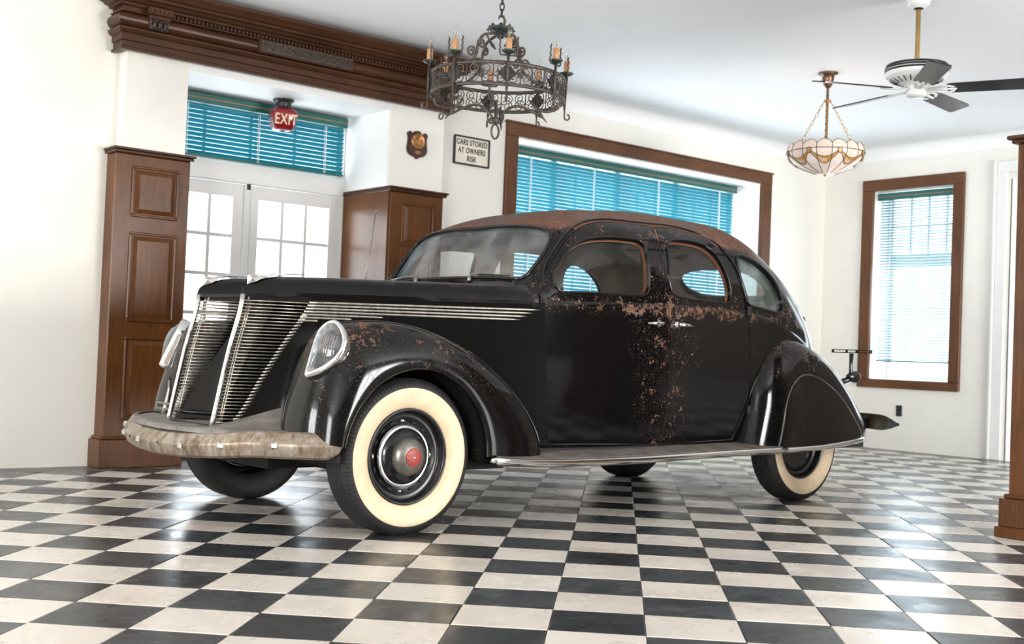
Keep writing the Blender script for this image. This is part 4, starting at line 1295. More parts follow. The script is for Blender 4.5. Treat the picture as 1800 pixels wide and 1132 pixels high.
for side in (1, -1):
    mb = MB()
    ss = list(np.linspace(SK+.004, .9, 12))+[.93, .955, .973, .986, .995, 1.0]
    G = [[rf_pt(t, R, SK+.004)[:1]+(rf_pt(t, R, SK+.004)[1]-.02,)+rf_pt(t, R, SK+.004)[2:] for t, R in zip(th, Rr)]]
    for s_ in ss: G.append([rf_pt(t, R, s_) for t, R in zip(th, Rr)])
    G.append([(p[0], .50, p[2]) for p in G[-1]])
    mb.grid(G, M_fender)
    rfo = (mb if side > 0 else mb.mirror_y()).build('rear_fender', car); recalc(rfo)
    tag(rfo, 'teardrop black rear fender')
    mb = MB(); G = []
    for s_ in [.02]+list(np.linspace(.1, SK-.03, 9))+[SK-.012, SK-.004]: G.append([rf_pt(t, R, s_, .002) for t, R in zip(th, Rr)])
    G.append([(p[0], p[1]-.02, p[2]) for p in G[-1]])
    mb.grid(G, M_fender)
    # flat closing piece along the bottom
    bot = [rf_pt(th[0], Rr[0], s_, .002) for s_ in np.linspace(SK-.004, .02, 8)]+[rf_pt(th[-1], Rr[-1], s_, .002) for s_ in np.linspace(.02, SK-.004, 8)]
    mb.grid([bot, [(p[0], p[1]-.03, p[2]-.004) for p in bot]], M_fender)
    sko = (mb if side > 0 else mb.mirror_y()).build('fender_skirt', car); recalc(sko)
    tag(sko, 'removable arched skirt over the rear wheel')
    mb = MB(); mb.tube([rf_pt(t, R, SK, .0) for t, R in zip(th, Rr)], .0038, M_apron, 6)
    (mb if side > 0 else mb.mirror_y()).build('skirt_bead', sko)
    # bright strip along the bottom of the fender
    pb_ = [rf_pt(th[0], Rr[0], s_, .006) for s_ in np.linspace(SK, .02, 10)]+[rf_pt(th[-1], Rr[-1], s_, .006) for s_ in np.linspace(.02, .99, 16)]
    mb = MB(); mb.tube([(p[0], p[1], p[2]-.008) for p in pb_], .017, M_chrome_b, 8, flat=(.95, .6))
    (mb if side > 0 else mb.mirror_y()).build('skirt_strip', sko)

# ---- running boards
f_rbz = pchip([-2.75, -2.30, -1.78, -1.32, -.90, -.52, -.40], [.336, .332, .322, .315, .316, .330, .342])
for side in (1, -1):
    mb = MB(); G = []
    for x in np.linspace(-2.78, -.44, 40):
        z = float(f_rbz(x))+.012
        yo = .905 if x < -.8 else .905-.0*(x+.8)
        row = [(x, .66, z-.03), (x, .66, z+.028)]
        n_r = 26
        for k in range(n_r):
            y = .70+(yo-.70)*k/(n_r-1)
            row.append((x, y, z+.026-.020*(k/(n_r-1))**2+(.0035 if k % 2 else 0)))
        row += [(x, yo+.006, z-.006), (x, yo, z-.035), (x, .66, z-.03)]
        G.append(row)
    mb.grid(G, M_board, smooth=False)
    rb = (mb if side > 0 else mb.mirror_y()).build('running_board', car); recalc(rb)
    tag(rb, 'ribbed worn running board with bright edge strip')
    mb = MB()
    mb.tube([(-.395, .912, float(f_rbz(-.40)))]+[(x, .917, float(f_rbz(x))) for x in np.linspace(-.43, -2.74, 30)], [.012]+[.0195]*30, M_chrome_b, 10, flat=(.95, .7))
    (mb if side > 0 else mb.mirror_y()).build('edge_strip', rb)

# ---- wheels
def lathe_obj(prof, mat, name, parent, seg=64, sgn=1, smooth=True):
    mb = MB(); mb.lathe([(r_, h*sgn) for r_, h in prof], mat, seg, 'Y', smooth=smooth)
    o = mb.build(name, parent); recalc(o); return o
def wheel(x, side, rear=False):
    R = .362; hw = .088; zc = .358
    tyre = [(.222, .060), (.232, .074), (.26, .086), (.30, .0905), (.322, .089)]
    tyre += [(.338, .083), (.350, .074), (.357, .062)]
    y = .058
    while y > -.058:          # circumferential ribs of the tread
        tyre += [(R, y), (R, y-.010), (R-.007, y-.0112), (R-.007, y-.0138)]; y -= .015
    tyre += [(.357, -.062), (.350, -.074), (.338, -.083), (.322, -.089), (.30, -.0905), (.26, -.086), (.232, -.074), (.222, -.060)]
    w_ = MB(); w_.lathe([(r_, h*side) for r_, h in tyre], M_rubber, 96, 'Y')
    # fine shoulder serrations
    for k in range(110):
        a = 2*PI*k/110; c_, s_ = math.cos(a), math.sin(a)
        for sg in (1, -1):
            w_.tube([(.327*c_, .0885*sg, .327*s_), (.345*c_, .0795*sg, .345*s_), (.357*c_, .064*sg, .357*s_)], .0022, M_rubber, 3, caps=False)
    o = w_.build('wheel', car, (x, side*.715, zc)); recalc(o)
    tag(o, 'ribbed black tyre with broad cream whitewall' )
    lathe_obj([(.222, .0605), (.225, .0665), (.232, .0755), (.26, .0875), (.30, .0920), (.315, .0915), (.3185, .0895)], M_ww, 'whitewall', o, 80, side)
    lathe_obj([(.226, .062), (.221, .070), (.214, .071), (.206, .060), (.203, .040), (.198, .030), (.186, .034), (.178, .030), (.172, .020), (.150, .012), (.10, .012), (0, .012)], M_rim, 'rim', o, 64, side)
    for k in range(16):      # ventilation slots of the steel disc
        a = 2*PI*k/16; m1 = MB()
        c_, s_ = math.cos(a)*.163, math.sin(a)*.163
        m1.tube([(c_-math.sin(a)*.013, side*.019, s_+math.cos(a)*.013), (c_+math.sin(a)*.013, side*.019, s_-math.cos(a)*.013)], .007, M_chrome if k % 4 == 0 and not rear else M_under, 6, flat=(1, .6))
        m1.build('vent_slot', o)
    if rear: return o
    cap = lathe_obj([(.139, .016), (.146, .030), (.143, .040), (.135, .043), (.129, .040)], M_chrome_b, 'hubcap', o, 56, side)
    lathe_obj([(.131, .040), (.122, .052), (.105, .062), (.090, .066), (.088, .068)], M_gloss, 'hubcap_band', o, 56, side)
    lathe_obj([(.090, .064), (.088, .074), (.078, .090), (.060, .103), (.040, .110), (.034, .111), (0, .112)], M_hub, 'hubcap_dome', o, 56, side)
    lathe_obj([(.043, .105), (.043, .1115), (.039, .1135), (.012, .1145), (0, .1145)], M_red, 'hub_badge', o, 40, side)
    lathe_obj([(.007, .112), (.006, .120), (0, .121)], M_chrome_b, 'hub_boss', o, 12, side)
    return o
for x_, rear_ in ((0.0, False), (-3.095, True)):
    for side in (1, -1): wheel(x_, side, rear_)

# ---- underside
mb = MB()
mb.box((-4.05, -.62, .30), (.30, .62, .36), M_under); mb.box((-.05, -.30, .27), (.45, .30, .40), M_under)
mb.box((-.9, -.42, .24), (-.55, .42, .32), M_under)
mb.build('chassis', car)
mb = MB(); mb.tube([(0, -.63, .34), (.02, -.45, .27), (.02, .45, .27), (0, .63, .34)], .032, M_under, 8); mb.build('front_axle', car)
mb = MB(); mb.tube([(.16, -.60, .30), (.17, 0, .265), (.16, .60, .30)], .014, M_under, 8)
for yy in (.40, .46, .52): mb.tube([(.16, yy, .285), (.16, yy, .34)], .006, M_under, 5)
mb.build('tie_rod', car)
mb = MB(); mb.tube([(-3.095, -.64, .355), (-3.095, .64, .355)], .045, M_under, 10); mb.lathe([(0, -.14), (.10, -.11), (.15, 0), (.10, .11), (0, .14)], M_under, 16, 'Y', (-3.095, 0, .36)); mb.build('rear_axle', car)
mb = MB(); mb.box((-4.08, -.38, .37), (-3.9, .38, .66), M_under, .03); mb.build('tail_pan', car)
# firewall and floor keep daylight out of the cabin
mb = MB(); mb.box((-.80, -.68, .36), (-.78, .68, 1.12), M_under); mb.box((-3.6, -.68, .352), (-.80, .68, .375), M_under); mb.build('cabin_floor', car)

# ---- cabin
def cushion(mb, x0, x1, z0, z1, w, mat, lean=0.0):
    G = []
    for y in np.linspace(-w, w, 13):
        e = 1-(abs(y)/w)**6*.5; row = []
        for a in np.linspace(0, 2*PI, 25)[:-1]:
            c, s = math.cos(a), math.sin(a); n_ = 4
            r = (abs(c)**n_+abs(s)**n_)**(-1/n_)
            dx = (x1-x0)/2*c*r*e; dz = (z1-z0)/2*s*r*e
            row.append(((x0+x1)/2+dx-lean*dz, y, (z0+z1)/2+dz))
        G.append(row)
    mb.grid(G, mat, closed_v=True)
    mb.add([G[0][k] for k in range(24)], [tuple(range(24))], mat); mb.add([G[-1][k] for k in range(24)], [tuple(reversed(range(24)))], mat)
for nm, xs_, zt in (('front_seat', (-1.78, -1.30), 1.10), ('rear_seat', (-2.95, -2.42), 1.17)):
    mb = MB(); cushion(mb, xs_[0], xs_[1], .50, .72, .66, M_seat); cushion(mb, xs_[0]-.12, xs_[0]+.06, .62, zt, .66, M_seat, .18)
    recalc(mb.build(nm, car))
mb = MB(); cushion(mb, -3.45, -3.02, 1.10, 1.20, .60, M_seat); recalc(mb.build('parcel_shelf', car))
mb = MB(); cushion(mb, -.98, -.80, 1.00, 1.20, .70, M_cloth); recalc(mb.build('dashboard', car))
sw_c = np.array([-1.22, .34, 1.06]); ax = np.array([-.85, 0, .52]); ax /= np.linalg.norm(ax); e1 = np.array([0, 1., 0]); e2 = np.cross(ax, e1)
mb = MB(); mb.tube([sw_c+.205*(e1*math.cos(t)+e2*math.sin(t)) for t in np.linspace(0, 2*PI, 37)[:-1]], .011, M_black, 8, closed=True)
for t in (PI/2, PI/2+2.1, PI/2-2.1): mb.tube([sw_c-ax*.03, sw_c+.20*(e1*math.cos(t)+e2*math.sin(t))], .006, M_hub, 6)
mb.tube([sw_c-ax*.02, sw_c-ax*.35], .02, M_black, 8); mb.build('steering_wheel', car)
mb = MB(); mb.lathe([(0, .010), (.030, .008), (.036, 0), (.030, -.008), (0, -.010)], M_under, 24, 'X', (-1.12, .02, 1.46)); mb.tube([(-1.10, .02, 1.48), (-1.13, .02, 1.56)], .006, M_black, 6); mb.build('rear_view_mirror', car)

# ---- tail lamp with plate holder, rear bumper, aerial
mb = MB(); bx0, by0 = -3.90, .60
mb.tube([(bx0+.16, by0-.10, .70), (bx0+.02, by0-.01, .765), (bx0, by0, .80), (bx0+.005, by0, .86), (bx0, by0, .945)], [.022, .020, .014, .012, .016], M_gloss, 8)
tl = mb.build('tail_lamp', car); tag(tl, 'black tail lamp stalk carrying an empty plate frame')
mb = MB()
mb.box((bx0-.010, by0-.155, .948), (bx0+.010, by0+.155, .954), M_gloss, .002); mb.box((bx0-.010, by0-.155, .966), (bx0+.010, by0+.155, .972), M_gloss, .002)
for yy in (-.155, .145, -.045, .035): mb.box((bx0-.010, by0+yy, .95), (bx0+.010, by0+yy+.01, .97), M_gloss, .002)
mb.build('plate_frame', tl)
mb = MB(); mb.lathe([(0, .10), (.018, .085), (.034, .05), (.042, .0)], M_gloss, 16, 'X', (bx0-.05, by0, .785)); mb.build('lamp_shell', tl)
mb = MB(); mb.lathe([(.042, .0), (.036, -.018), (.018, -.028), (0, -.03)], M_red, 16, 'X', (bx0-.05, by0, .785)); mb.build('lamp_lens', tl)
mb = MB(); G = []
for y in np.linspace(-.84, .84, 33):
    e = abs(y); x = -4.42+.30*(e/.84)**2.2; hh = .055*(1-max(0, (e-.66)/.20))**.7; hh = max(hh, .004)
    G.append([(x+.02, y, .47+hh), (x-.012, y, .47+hh*.8), (x-.022, y, .47), (x-.012, y, .47-hh*.8), (x+.02, y, .47-hh)])
mb.grid(G, M_bumper)
rbm = mb.build('rear_bumper', car); recalc(rbm)
for y in (-.45, .45):
    mb = MB(); mb.box((-4.36, y-.03, .43), (-3.85, y+.03, .49), M_under, .005); mb.build('bumper_iron', rbm)
mb = MB(); mb.tube([(-.64, -.60, 1.10), (-.68, -.60, 1.36), (-.72, -.60, 1.655)], [.004, .0032, .0025], M_hub, 6); mb.lathe([(0, .007), (.006, .003), (.006, -.003), (0, -.007)], M_hub, 8, 'Z', (-.721, -.60, 1.66)); mb.build('aerial', car)

# ================================================================== THINGS ON WALLS AND CEILING
def text_obj(name, body, size, loc, rot, mat, parent, extrude=.001, align='CENTER', sx=1.0, bold=0.0):
    cu_ = bpy.data.curves.new(name, 'FONT'); cu_.body = body; cu_.size = size; cu_.extrude = extrude
    cu_.align_x = align; cu_.align_y = 'CENTER'; cu_.offset = bold; cu_.space_character = 1.12
    t = bpy.data.objects.new(name+'_tmp', cu_); col.objects.link(t)
    dg = bpy.context.evaluated_depsgraph_get()
    me = bpy.data.meshes.new_from_object(t.evaluated_get(dg)); me.name = name
    bpy.data.objects.remove(t)
    me.materials.clear(); me.materials.append(mat)
    me.transform(Matrix.Diagonal((sx, 1, 1, 1)))
    o = link_mesh(name, me, parent, loc); o.rotation_euler = rot
    return o
# ---- framed notice
M_paper = simple('aged_paper', (.78, .72, .60), .6, noise=.06, scale=10)
M_ink = simple('notice_ink', (.02, .02, .02), .6)
YS = 5.42
sg = empty('framed_notice', (3.40, YS, 2.545)); tag(sg, 'black framed notice reading CARS STORED AT OWNERS RISK', 'sign')
m = MB(); hw, hh = .180, .112
m.box((-hw, -.012, -hh), (hw, 0, hh), M_paper); m.build('notice_card', sg)
m = MB()
for a0, a1, b0, b1 in ((-hw-.008, hw+.008, hh-.004, hh+.010), (-hw-.008, hw+.008, -hh-.010, -hh+.004), (-hw-.010, -hw+.004, -hh, hh), (hw-.004, hw+.010, -hh, hh)):
    m.box((a0, -.024, b0), (a1, .0, b1), M_black, .003)
m.build('frame', sg)
for k, tx in enumerate(('CARS STORED', 'AT OWNERS', 'RISK')):
    text_obj('lettering', tx, .066, (0, -.0135, .068-.068*k), (PI/2, 0, 0), M_ink, sg, sx=.70, bold=.0012)
# ---- shield plaque
M_plaque = simple('mahogany_plaque', (.055, .018, .014), .3, noise=.3, scale=20)
M_copper = simple('copper_disc', (.42, .20, .08), .35, metal=.85, noise=.3, scale=50)
pq = empty('shield_plaque', (2.655, 5.16, 2.468)); tag(pq, 'dark wooden shield plaque with a round copper medallion', 'plaque')
half = [(0, .112), (.025, .108), (.040, .090), (.058, .088), (.072, .104), (.098, .085), (.090, .050), (.093, .0), (.098, -.035), (.088, -.070), (.060, -.092), (.025, -.102), (0, -.118)]
poly = catmull(half, 4); poly = np.vstack([poly, poly[::-1][1:-1]*[-1, 1]])
m = MB(); m.prism([tuple(p) for p in poly*.97], .018, M_plaque, ((0, 0, 0), (1, 0, 0), (0, 0, 1), (0, -1, 0)))
m.prism([tuple(p) for p in poly*.90], .024, M_plaque, ((0, 0, 0), (1, 0, 0), (0, 0, 1), (0, -1, 0)))
recalc(m.build('shield', pq))
m = MB(); m.lathe([(0, -.030), (.052, -.030), (.056, -.034), (.061, -.034), (.063, -.022)], M_copper, 32, 'Y', (0, 0, .026))
for k in range(9):
    a = random.uniform(0, 6.28); r = random.uniform(.008, .036)
    m.lathe([(0, -.036), (.010, -.033), (.014, -.029)], M_copper, 8, 'Y', (r*math.cos(a), 0, .026+r*math.sin(a)))
recalc(m.build('medallion', pq))
m = MB(); m.prism([(-.034, -.062), (-.018, -.052), (0, -.048), (.018, -.052), (.034, -.062), (.018, -.072), (0, -.076), (-.018, -.072)], .028, M_copper, ((0, 0, 0), (1, 0, 0), (0, 0, 1), (0, -1, 0)))
m.build('name_plate', pq)
# ---- exit lamp
M_exit = simple('exit_red_glass', (.22, .008, .014), .15, noise=.15, scale=8, coat=.4)
M_exit_l = simple('exit_letter_cream', (.72, .52, .34), .4)
ex = empty('exit_lamp', (1.655, 5.50, 2.705)); ex.rotation_euler = (0, 0, math.radians(-14)); tag(ex, 'red glass EXIT lamp hanging from the soffit above the doors', 'exit sign')
m = MB(); m.lathe([(0, 0), (.078, 0), (.080, -.010), (.066, -.018), (.058, -.030), (.062, -.050), (.052, -.066), (.045, -.075)], M_black, 28, 'Z'); recalc(m.build('ceiling_mount', ex))
def exit_glass():
    G = []
    for z, rx, ry in ((-.066, .045, .045), (-.076, .075, .070), (-.095, .096, .084), (-.115, .100, .086), (-.215, .078, .068), (-.232, .066, .056), (-.236, .02, .02)):
        row = []
        for k in range(28):
            a = 2*PI*k/28; c, s = math.cos(a), math.sin(a); n_ = 7
            r = (abs(c)**n_+abs(s)**n_)**(-1/n_); row.append((rx*c*r, ry*s*r, z))
        G.append(row)
    m = MB(); m.grid(G, M_exit, closed_v=True); o = m.build('glass_shade', ex); recalc(o); return o
exit_glass()
text_obj('lettering', 'EXIT', .112, (0.004, -.0795, -.163), (PI/2+.17, 0, 0), M_exit_l, ex, .0015, sx=.68, bold=.0015)
#text_obj('lettering', 'EXIT', .10, (-.0915, 0, -.165), (PI/2+.20, 0, -PI/2), M_exit_l, ex, .0015, sx=.60, bold=.0015)
# ---- wall outlet
ot = empty('wall_outlet', (XR, 4.412, .415)); tag(ot, 'small black socket plate low on the wall under the narrow window', 'outlet')
m = MB(); m.box((-.010, -.035, -.058), (0, .035, .058), M_black, .004); m.build('cover_plate', ot)
for z in (-.022, .022):
    m = MB(); m.lathe([(0, -.013), (.015, -.013), (.016, -.008)], M_black, 14, 'X', (0, 0, z)); m.build('socket', ot)

# ---- ceiling fan
M_fanwhite = simple('fan_white', (.80, .80, .80), .3)
M_blade = simple('fan_blade_black', (.010, .012, .016), .14, noise=.2)
fan = empty('ceiling_fan', (3.925, 1.56, 0)); tag(fan, 'white ceiling fan with five glossy black blades and brass rod', 'fan')
def fl(prof, mat, name, parent=fan, seg=36):
    m = MB(); m.lathe(prof, mat, seg, 'Z'); o = m.build(name, parent); recalc(o); return o
fl([(.0, 3.20), (.085, 3.20), (.088, 3.185), (.074, 3.175), (.080, 3.165), (.066, 3.152), (.070, 3.140), (.054, 3.128), (.040, 3.115), (.016, 3.108)], M_fanwhite, 'canopy')
fl([(.030, 3.122), (.030, 3.108), (.016, 3.104)], M_black, 'canopy_ring')
fl([(.0145, 3.115), (.0145, 2.780)], M_brass, 'down_rod', seg=14)
mo = fl([(.014, 2.785), (.03, 2.782), (.09, 2.776), (.150, 2.760), (.180, 2.742), (.190, 2.722), (.190, 2.690), (.182, 2.676), (.150, 2.655), (.105, 2.640), (.06, 2.632), (0, 2.632)], M_fanwhite, 'motor_housing')
for z0 in (2.745, 2.728, 2.711):
    m = MB(); rr = .1925 if z0 < 2.74 else .185
    m.lathe([(rr-.006, z0-.006), (rr, z0-.006), (rr, z0+.006), (rr-.006, z0+.006)], M_black, 40, 'Z'); m.build('black_stripe', mo)
for k in range(24):
    a = 2*PI*k/24; m = MB()
    m.tube([(.112*math.cos(a), .112*math.sin(a), 2.6405), (.160*math.cos(a+.06), .160*math.sin(a+.06), 2.660)], .004, M_black, 5); m.build('vent', mo)
fl([(0, 2.632), (.052, 2.632), (.056, 2.615), (.056, 2.590), (.064, 2.578), (.060, 2.560), (.035, 2.550), (0, 2.548)], M_fanwhite, 'switch_housing')
vx = Vector((CAM.x-3.925, CAM.y-1.56, 0)).normalized(); a0 = math.atan2(vx.y, vx.x)+math.radians(11)
for k in range(5):
    a = a0+k*2*PI/5
    ca, sa = math.cos(a), math.sin(a)
    pit = math.radians(-13)
    def bp(r, t, h): # radial, tangential, height about blade axis
        tt = t*math.cos(pit)-h*math.sin(pit); zz = t*math.sin(pit)+h*math.cos(pit)
        return (r*ca-tt*sa, r*sa+tt*ca, 2.600+zz)
    out = [(.185, -.052), (.205, -.060), (.64, -.070), (.67, -.060), (.67, .060), (.64, .070), (.205, .060), (.185, .052)]
    m = MB(); n = len(out)
    m.add([bp(r, t, .004) for r, t in out]+[bp(r, t, -.004) for r, t in out], [tuple(range(n)), tuple(reversed(range(n, 2*n)))]+[(i, n+i, n+(i+1) % n, (i+1) % n) for i in range(n)], M_blade)
    b = m.build('blade', fan); recalc(b)
    m = MB()
    for s in (-1, 1):
        m.tube([bp(.055, s*.012, .0), bp(.10, s*.020, -.004), bp(.15, s*.040, -.006), bp(.19, s*.045, -.007), bp(.225, s*.025, -.007)], [.010, .009, .009, .009, .007], M_fanwhite, 6, flat=(.7, 1.3))
    m.tube([bp(.05, 0, 0), bp(.14, 0, -.006), bp(.24, 0, -.008)], [.014, .010, .008], M_fanwhite, 6, flat=(.6, 1.5))
    m.build('blade_bracket', b)

# ---- hanging leaded-glass bowl lamp
def milk(name, c, e=0.0):
    m, nt, b = new_mat(name)
    out = nt.nodes['Material Output']
    geo = nd(nt, 'ShaderNodeNewGeometry'); n = nd(nt, 'ShaderNodeTexNoise', Scale=14.0, Detail=5.0, Distortion=1.0); nt.links.new(geo.outputs['Position'], n.inputs['Vector'])
    r = ramp(nt, [(.3, tuple(q*.86 for q in c)), (.7, c)], n.outputs['Fac'])
    nt.links.new(r.outputs[0], b.inputs['Base Color']); b.inputs['Roughness'].default_value = .2
    tr = nd(nt, 'ShaderNodeBsdfTranslucent'); nt.links.new(r.outputs[0], tr.inputs[0])
    mx = nd(nt, 'ShaderNodeMixShader'); mx.inputs[0].default_value = .45
    nt.links.new(b.outputs[0], mx.inputs[1]); nt.links.new(tr.outputs[0], mx.inputs[2]); nt.links.new(mx.outputs[0], out.inputs['Surface'])
    return m
M_milk = milk('milk_glass_pink', (.86, .73, .66)); M_milk2 = milk('milk_glass_white', (.88, .80, .77)); M_amber = milk('amber_glass', (.72, .42, .12))
M_lead = simple('lead_came', (.06, .045, .03), .4, metal=.6)
lamp = empty('bowl_pendant_lamp', (5.25, 3.17, 0)); tag(lamp, 'leaded milk glass bowl lamp with amber swags hanging on three chains', 'lamp')
def ll(prof, mat, name, seg=24):
    m = MB(); m.lathe(prof, mat, seg, 'Z'); o = m.build(name, lamp); recalc(o); return o
ll([(0, 3.20), (.075, 3.20), (.080, 3.192), (.050, 3.180), (.046, 3.150), (.036, 3.105), (.020, 3.080), (.010, 3.075)], M_bronze, 'canopy')
ll([(.011, 3.09), (.011, 2.66)], M_bronze, 'rod', 12)
ll([(.010, 2.985), (.030, 2.980), (.032, 2.965), (.012, 2.958)], M_brass, 'chain_collar')
ll([(0, 2.42), (.030, 2.42), (.034, 2.50), (.018, 2.56), (.012, 2.67)], M_brass, 'socket_cluster')
prof_b = pchip([0, .06, .13, .20, .255, .292, .306, .298, .275], [0, .004, .016, .042, .078, .120, .158, .190, .225])
rb_ = pchip([0, .02, .045, .085, .125, .165, .205, .245], [.075, .130, .195, .262, .297, .305, .296, .272])   # radius by height
ZB = 2.385
def bowl_pt(h, a, off=0.0):
    r = float(rb_(h))+off
    return (r*math.cos(a), r*math.sin(a), ZB+h)
m = MB(); m.lathe([(0, -.004), (.03, -.003), (.078, 0)], M_milk2, 24, 'Z', (0, 0, ZB)); m.build('bottom_disc', lamp)
ll([(0, ZB-.020), (.010, ZB-.016), (.014, ZB-.004), (.005, ZB)], M_brass, 'bottom_knob', 12)
NP = 16
lamp_bulb = bpy.data.lights.new('lamp_bulb', 'POINT'); lamp_bulb.energy = 1.6; lamp_bulb.color = (1.0, .86, .72); lamp_bulb.shadow_soft_size = .05
lb = bpy.data.objects.new('lamp_bulb', lamp_bulb); col.objects.link(lb); lb.parent = lamp; lb.location = (.09, 0, ZB+.10)
for k in range(NP):
    a0_, a1_ = 2*PI*k/NP, 2*PI*(k+1)/NP
    m = MB(); m.grid([[bowl_pt(h, a0_+(a1_-a0_)*j/4) for j in range(5)] for h in np.linspace(.0, .165, 8)], M_milk if k % 2 else M_milk2)
    m.build('gore_panel', lamp)
    m = MB()     # scalloped upper row
    G = []
    for i in range(6):
        row = []
        for j in range(7):
            t = j/6; top = .205+.032*math.sin(PI*t)**.7
            row.append(bowl_pt(.165+(top-.165)*i/5, a0_+(a1_-a0_)*t))
        G.append(row)
    m.grid(G, M_milk); m.build('scallop_panel', lamp)
    m = MB()
    m.tube([bowl_pt(h, a0_, .001) for h in np.linspace(0, .205, 12)], .0028, M_lead, 5)
    m.tube([bowl_pt(.205+.032*math.sin(PI*t)**.7, a0_+(a1_-a0_)*t, .001) for t in np.linspace(0, 1, 8)], .0025, M_lead, 5)
    m.tube([bowl_pt(.165, a0_+(a1_-a0_)*t, .001) for t in np.linspace(0, 1, 5)], .0032, M_lead, 5)
    m.build('lead_came', lamp)
for k in range(8):
    ac = 2*PI*k/8+.2; wd = 2*PI/8
    m = MB(); G = []
    for t in np.linspace(0, 1, 13):
        a = ac+wd*(t); dip = math.sin(PI*t)
        G.append([bowl_pt(.150-.052*dip, a, .003), bowl_pt(.142-.085*dip-.004, a, .003)])
    m.grid(G, M_amber); sw_ = m.build('amber_swag', lamp)
    m = MB(); m.tube([g[0] for g in G], .0024, M_lead, 5); m.tube([g[1] for g in G], .0024, M_lead, 5)
    m.build('swag_came', sw_)
    m = MB(); p = bowl_pt(.148, ac, .002); n_ = Vector((math.cos(ac), math.sin(ac), -.1)).normalized(); u_ = Vector((-math.sin(ac), math.cos(ac), 0)); v_ = n_.cross(u_)
    hexp = [(math.cos(q*PI/3)*.020, math.sin(q*PI/3)*.024) for q in range(6)]
    m.prism(hexp, .006, M_amber, (p, u_, v_, n_)); recalc(m.build('amber_jewel', lamp))
    m = MB(); m.tube([Vector(p)+u_*x*1.05+v_*y*1.05+n_*.005 for x, y in hexp], .003, M_lead, 5, closed=True); m.build('jewel_came', lamp)
def chain_link(parent, c, d, L, wdt, r, mat, twist, name='chain_link'):
    d = Vector(d).normalized(); s = d.orthogonal().normalized(); s = Quaternion(d, twist) @ s
    pts = []
    for i in range(14):
        t = 2*PI*i/14; pts.append(Vector(c)+d*(math.cos(t)*L/2)+s*(math.sin(t)*wdt/2))
    m = MB(); m.tube(pts, r, mat, 5, closed=True); return m.build(name, parent)
for k in range(3):
    a = 2*PI*k/3+math.radians(215)
    A = Vector((.03*math.cos(a), .03*math.sin(a), 2.972)); B_ = Vector((.27*math.cos(a), .27*math.sin(a), ZB+.215))
    n = 13
    for i in range(n):
        chain_link(lamp, A.lerp(B_, (i+.5)/n), B_-A, (B_-A).length/n*1.22, .020, .0026, M_brass, (i % 2)*PI/2)

# ---- wrought-iron chandelier
M_candle = simple('candle_sleeve', (.48, .25, .12), .6, noise=.15, scale=30)
M_bulb = glass('clear_bulb', (.95, .95, .95))
M_verd = simple('verdigris_iron', (.035, .055, .050), .5, metal=.4, noise=.4, scale=50)
M_iron_d = simple('blackened_iron', (.030, .026, .024), .5, metal=.5, noise=.4, scale=40)
ch = empty('iron_chandelier', (1.365, 2.611, 0)); tag(ch, 'wrought-iron ring chandelier with eight candle bulbs and scrollwork', 'chandelier')
ch.rotation_euler = (math.radians(.8), math.radians(.6), 0)
RR = .372; ZT, ZL = 2.375, 2.262
ca0 = math.atan2(CAM.y-2.611, CAM.x-1.365)
def cp_(r, a, z): return (r*math.cos(ca0+a), r*math.sin(ca0+a), z)
for z in (ZT, ZL):
    m = MB(); m.tube([cp_(RR, t, z) for t in np.linspace(0, 2*PI, 73)[:-1]], .0075, M_iron, 6, closed=True, flat=(1.5, .7)); m.build('ring', ch)
def spiral(c, r0, turns, a_start, sgn, n=22, end=.15):
    return [(c[0]+r0*(1-(1-end)*i/(n-1))*math.cos(a_start+sgn*2*PI*turns*i/(n-1)), c[1]+r0*(1-(1-end)*i/(n-1))*math.sin(a_start+sgn*2*PI*turns*i/(n-1))) for i in range(n)]
H = ZT-ZL
for k in range(16):         # pierced scroll panels of the band
    ac = 2*PI*(k+.5)/16+math.radians(7)
    m = MB(); W_ = RR*2*PI/16
    for sx in (-1, 1):
        for sz in (-1, 1):
            sp = spiral((sx*W_*.26, sz*H*.20), H*.27, 1.6, PI/2*(1 if sz < 0 else -1), sx*sz)
            m.tube([cp_(RR, ac+x/RR, (ZT+ZL)/2+z) for x, z in sp], .0033, M_iron, 4)
        sp = spiral((sx*W_*.13, 0), H*.17, 1.1, 0 if sx < 0 else PI, sx)
        m.tube([cp_(RR, ac+x/RR, (ZT+ZL)/2+z) for x, z in sp], .0030, M_iron, 4)
    m.tube([cp_(RR, ac, ZL), cp_(RR, ac, ZT)], .0032, M_iron, 4)
    m.build('scroll_panel', ch)
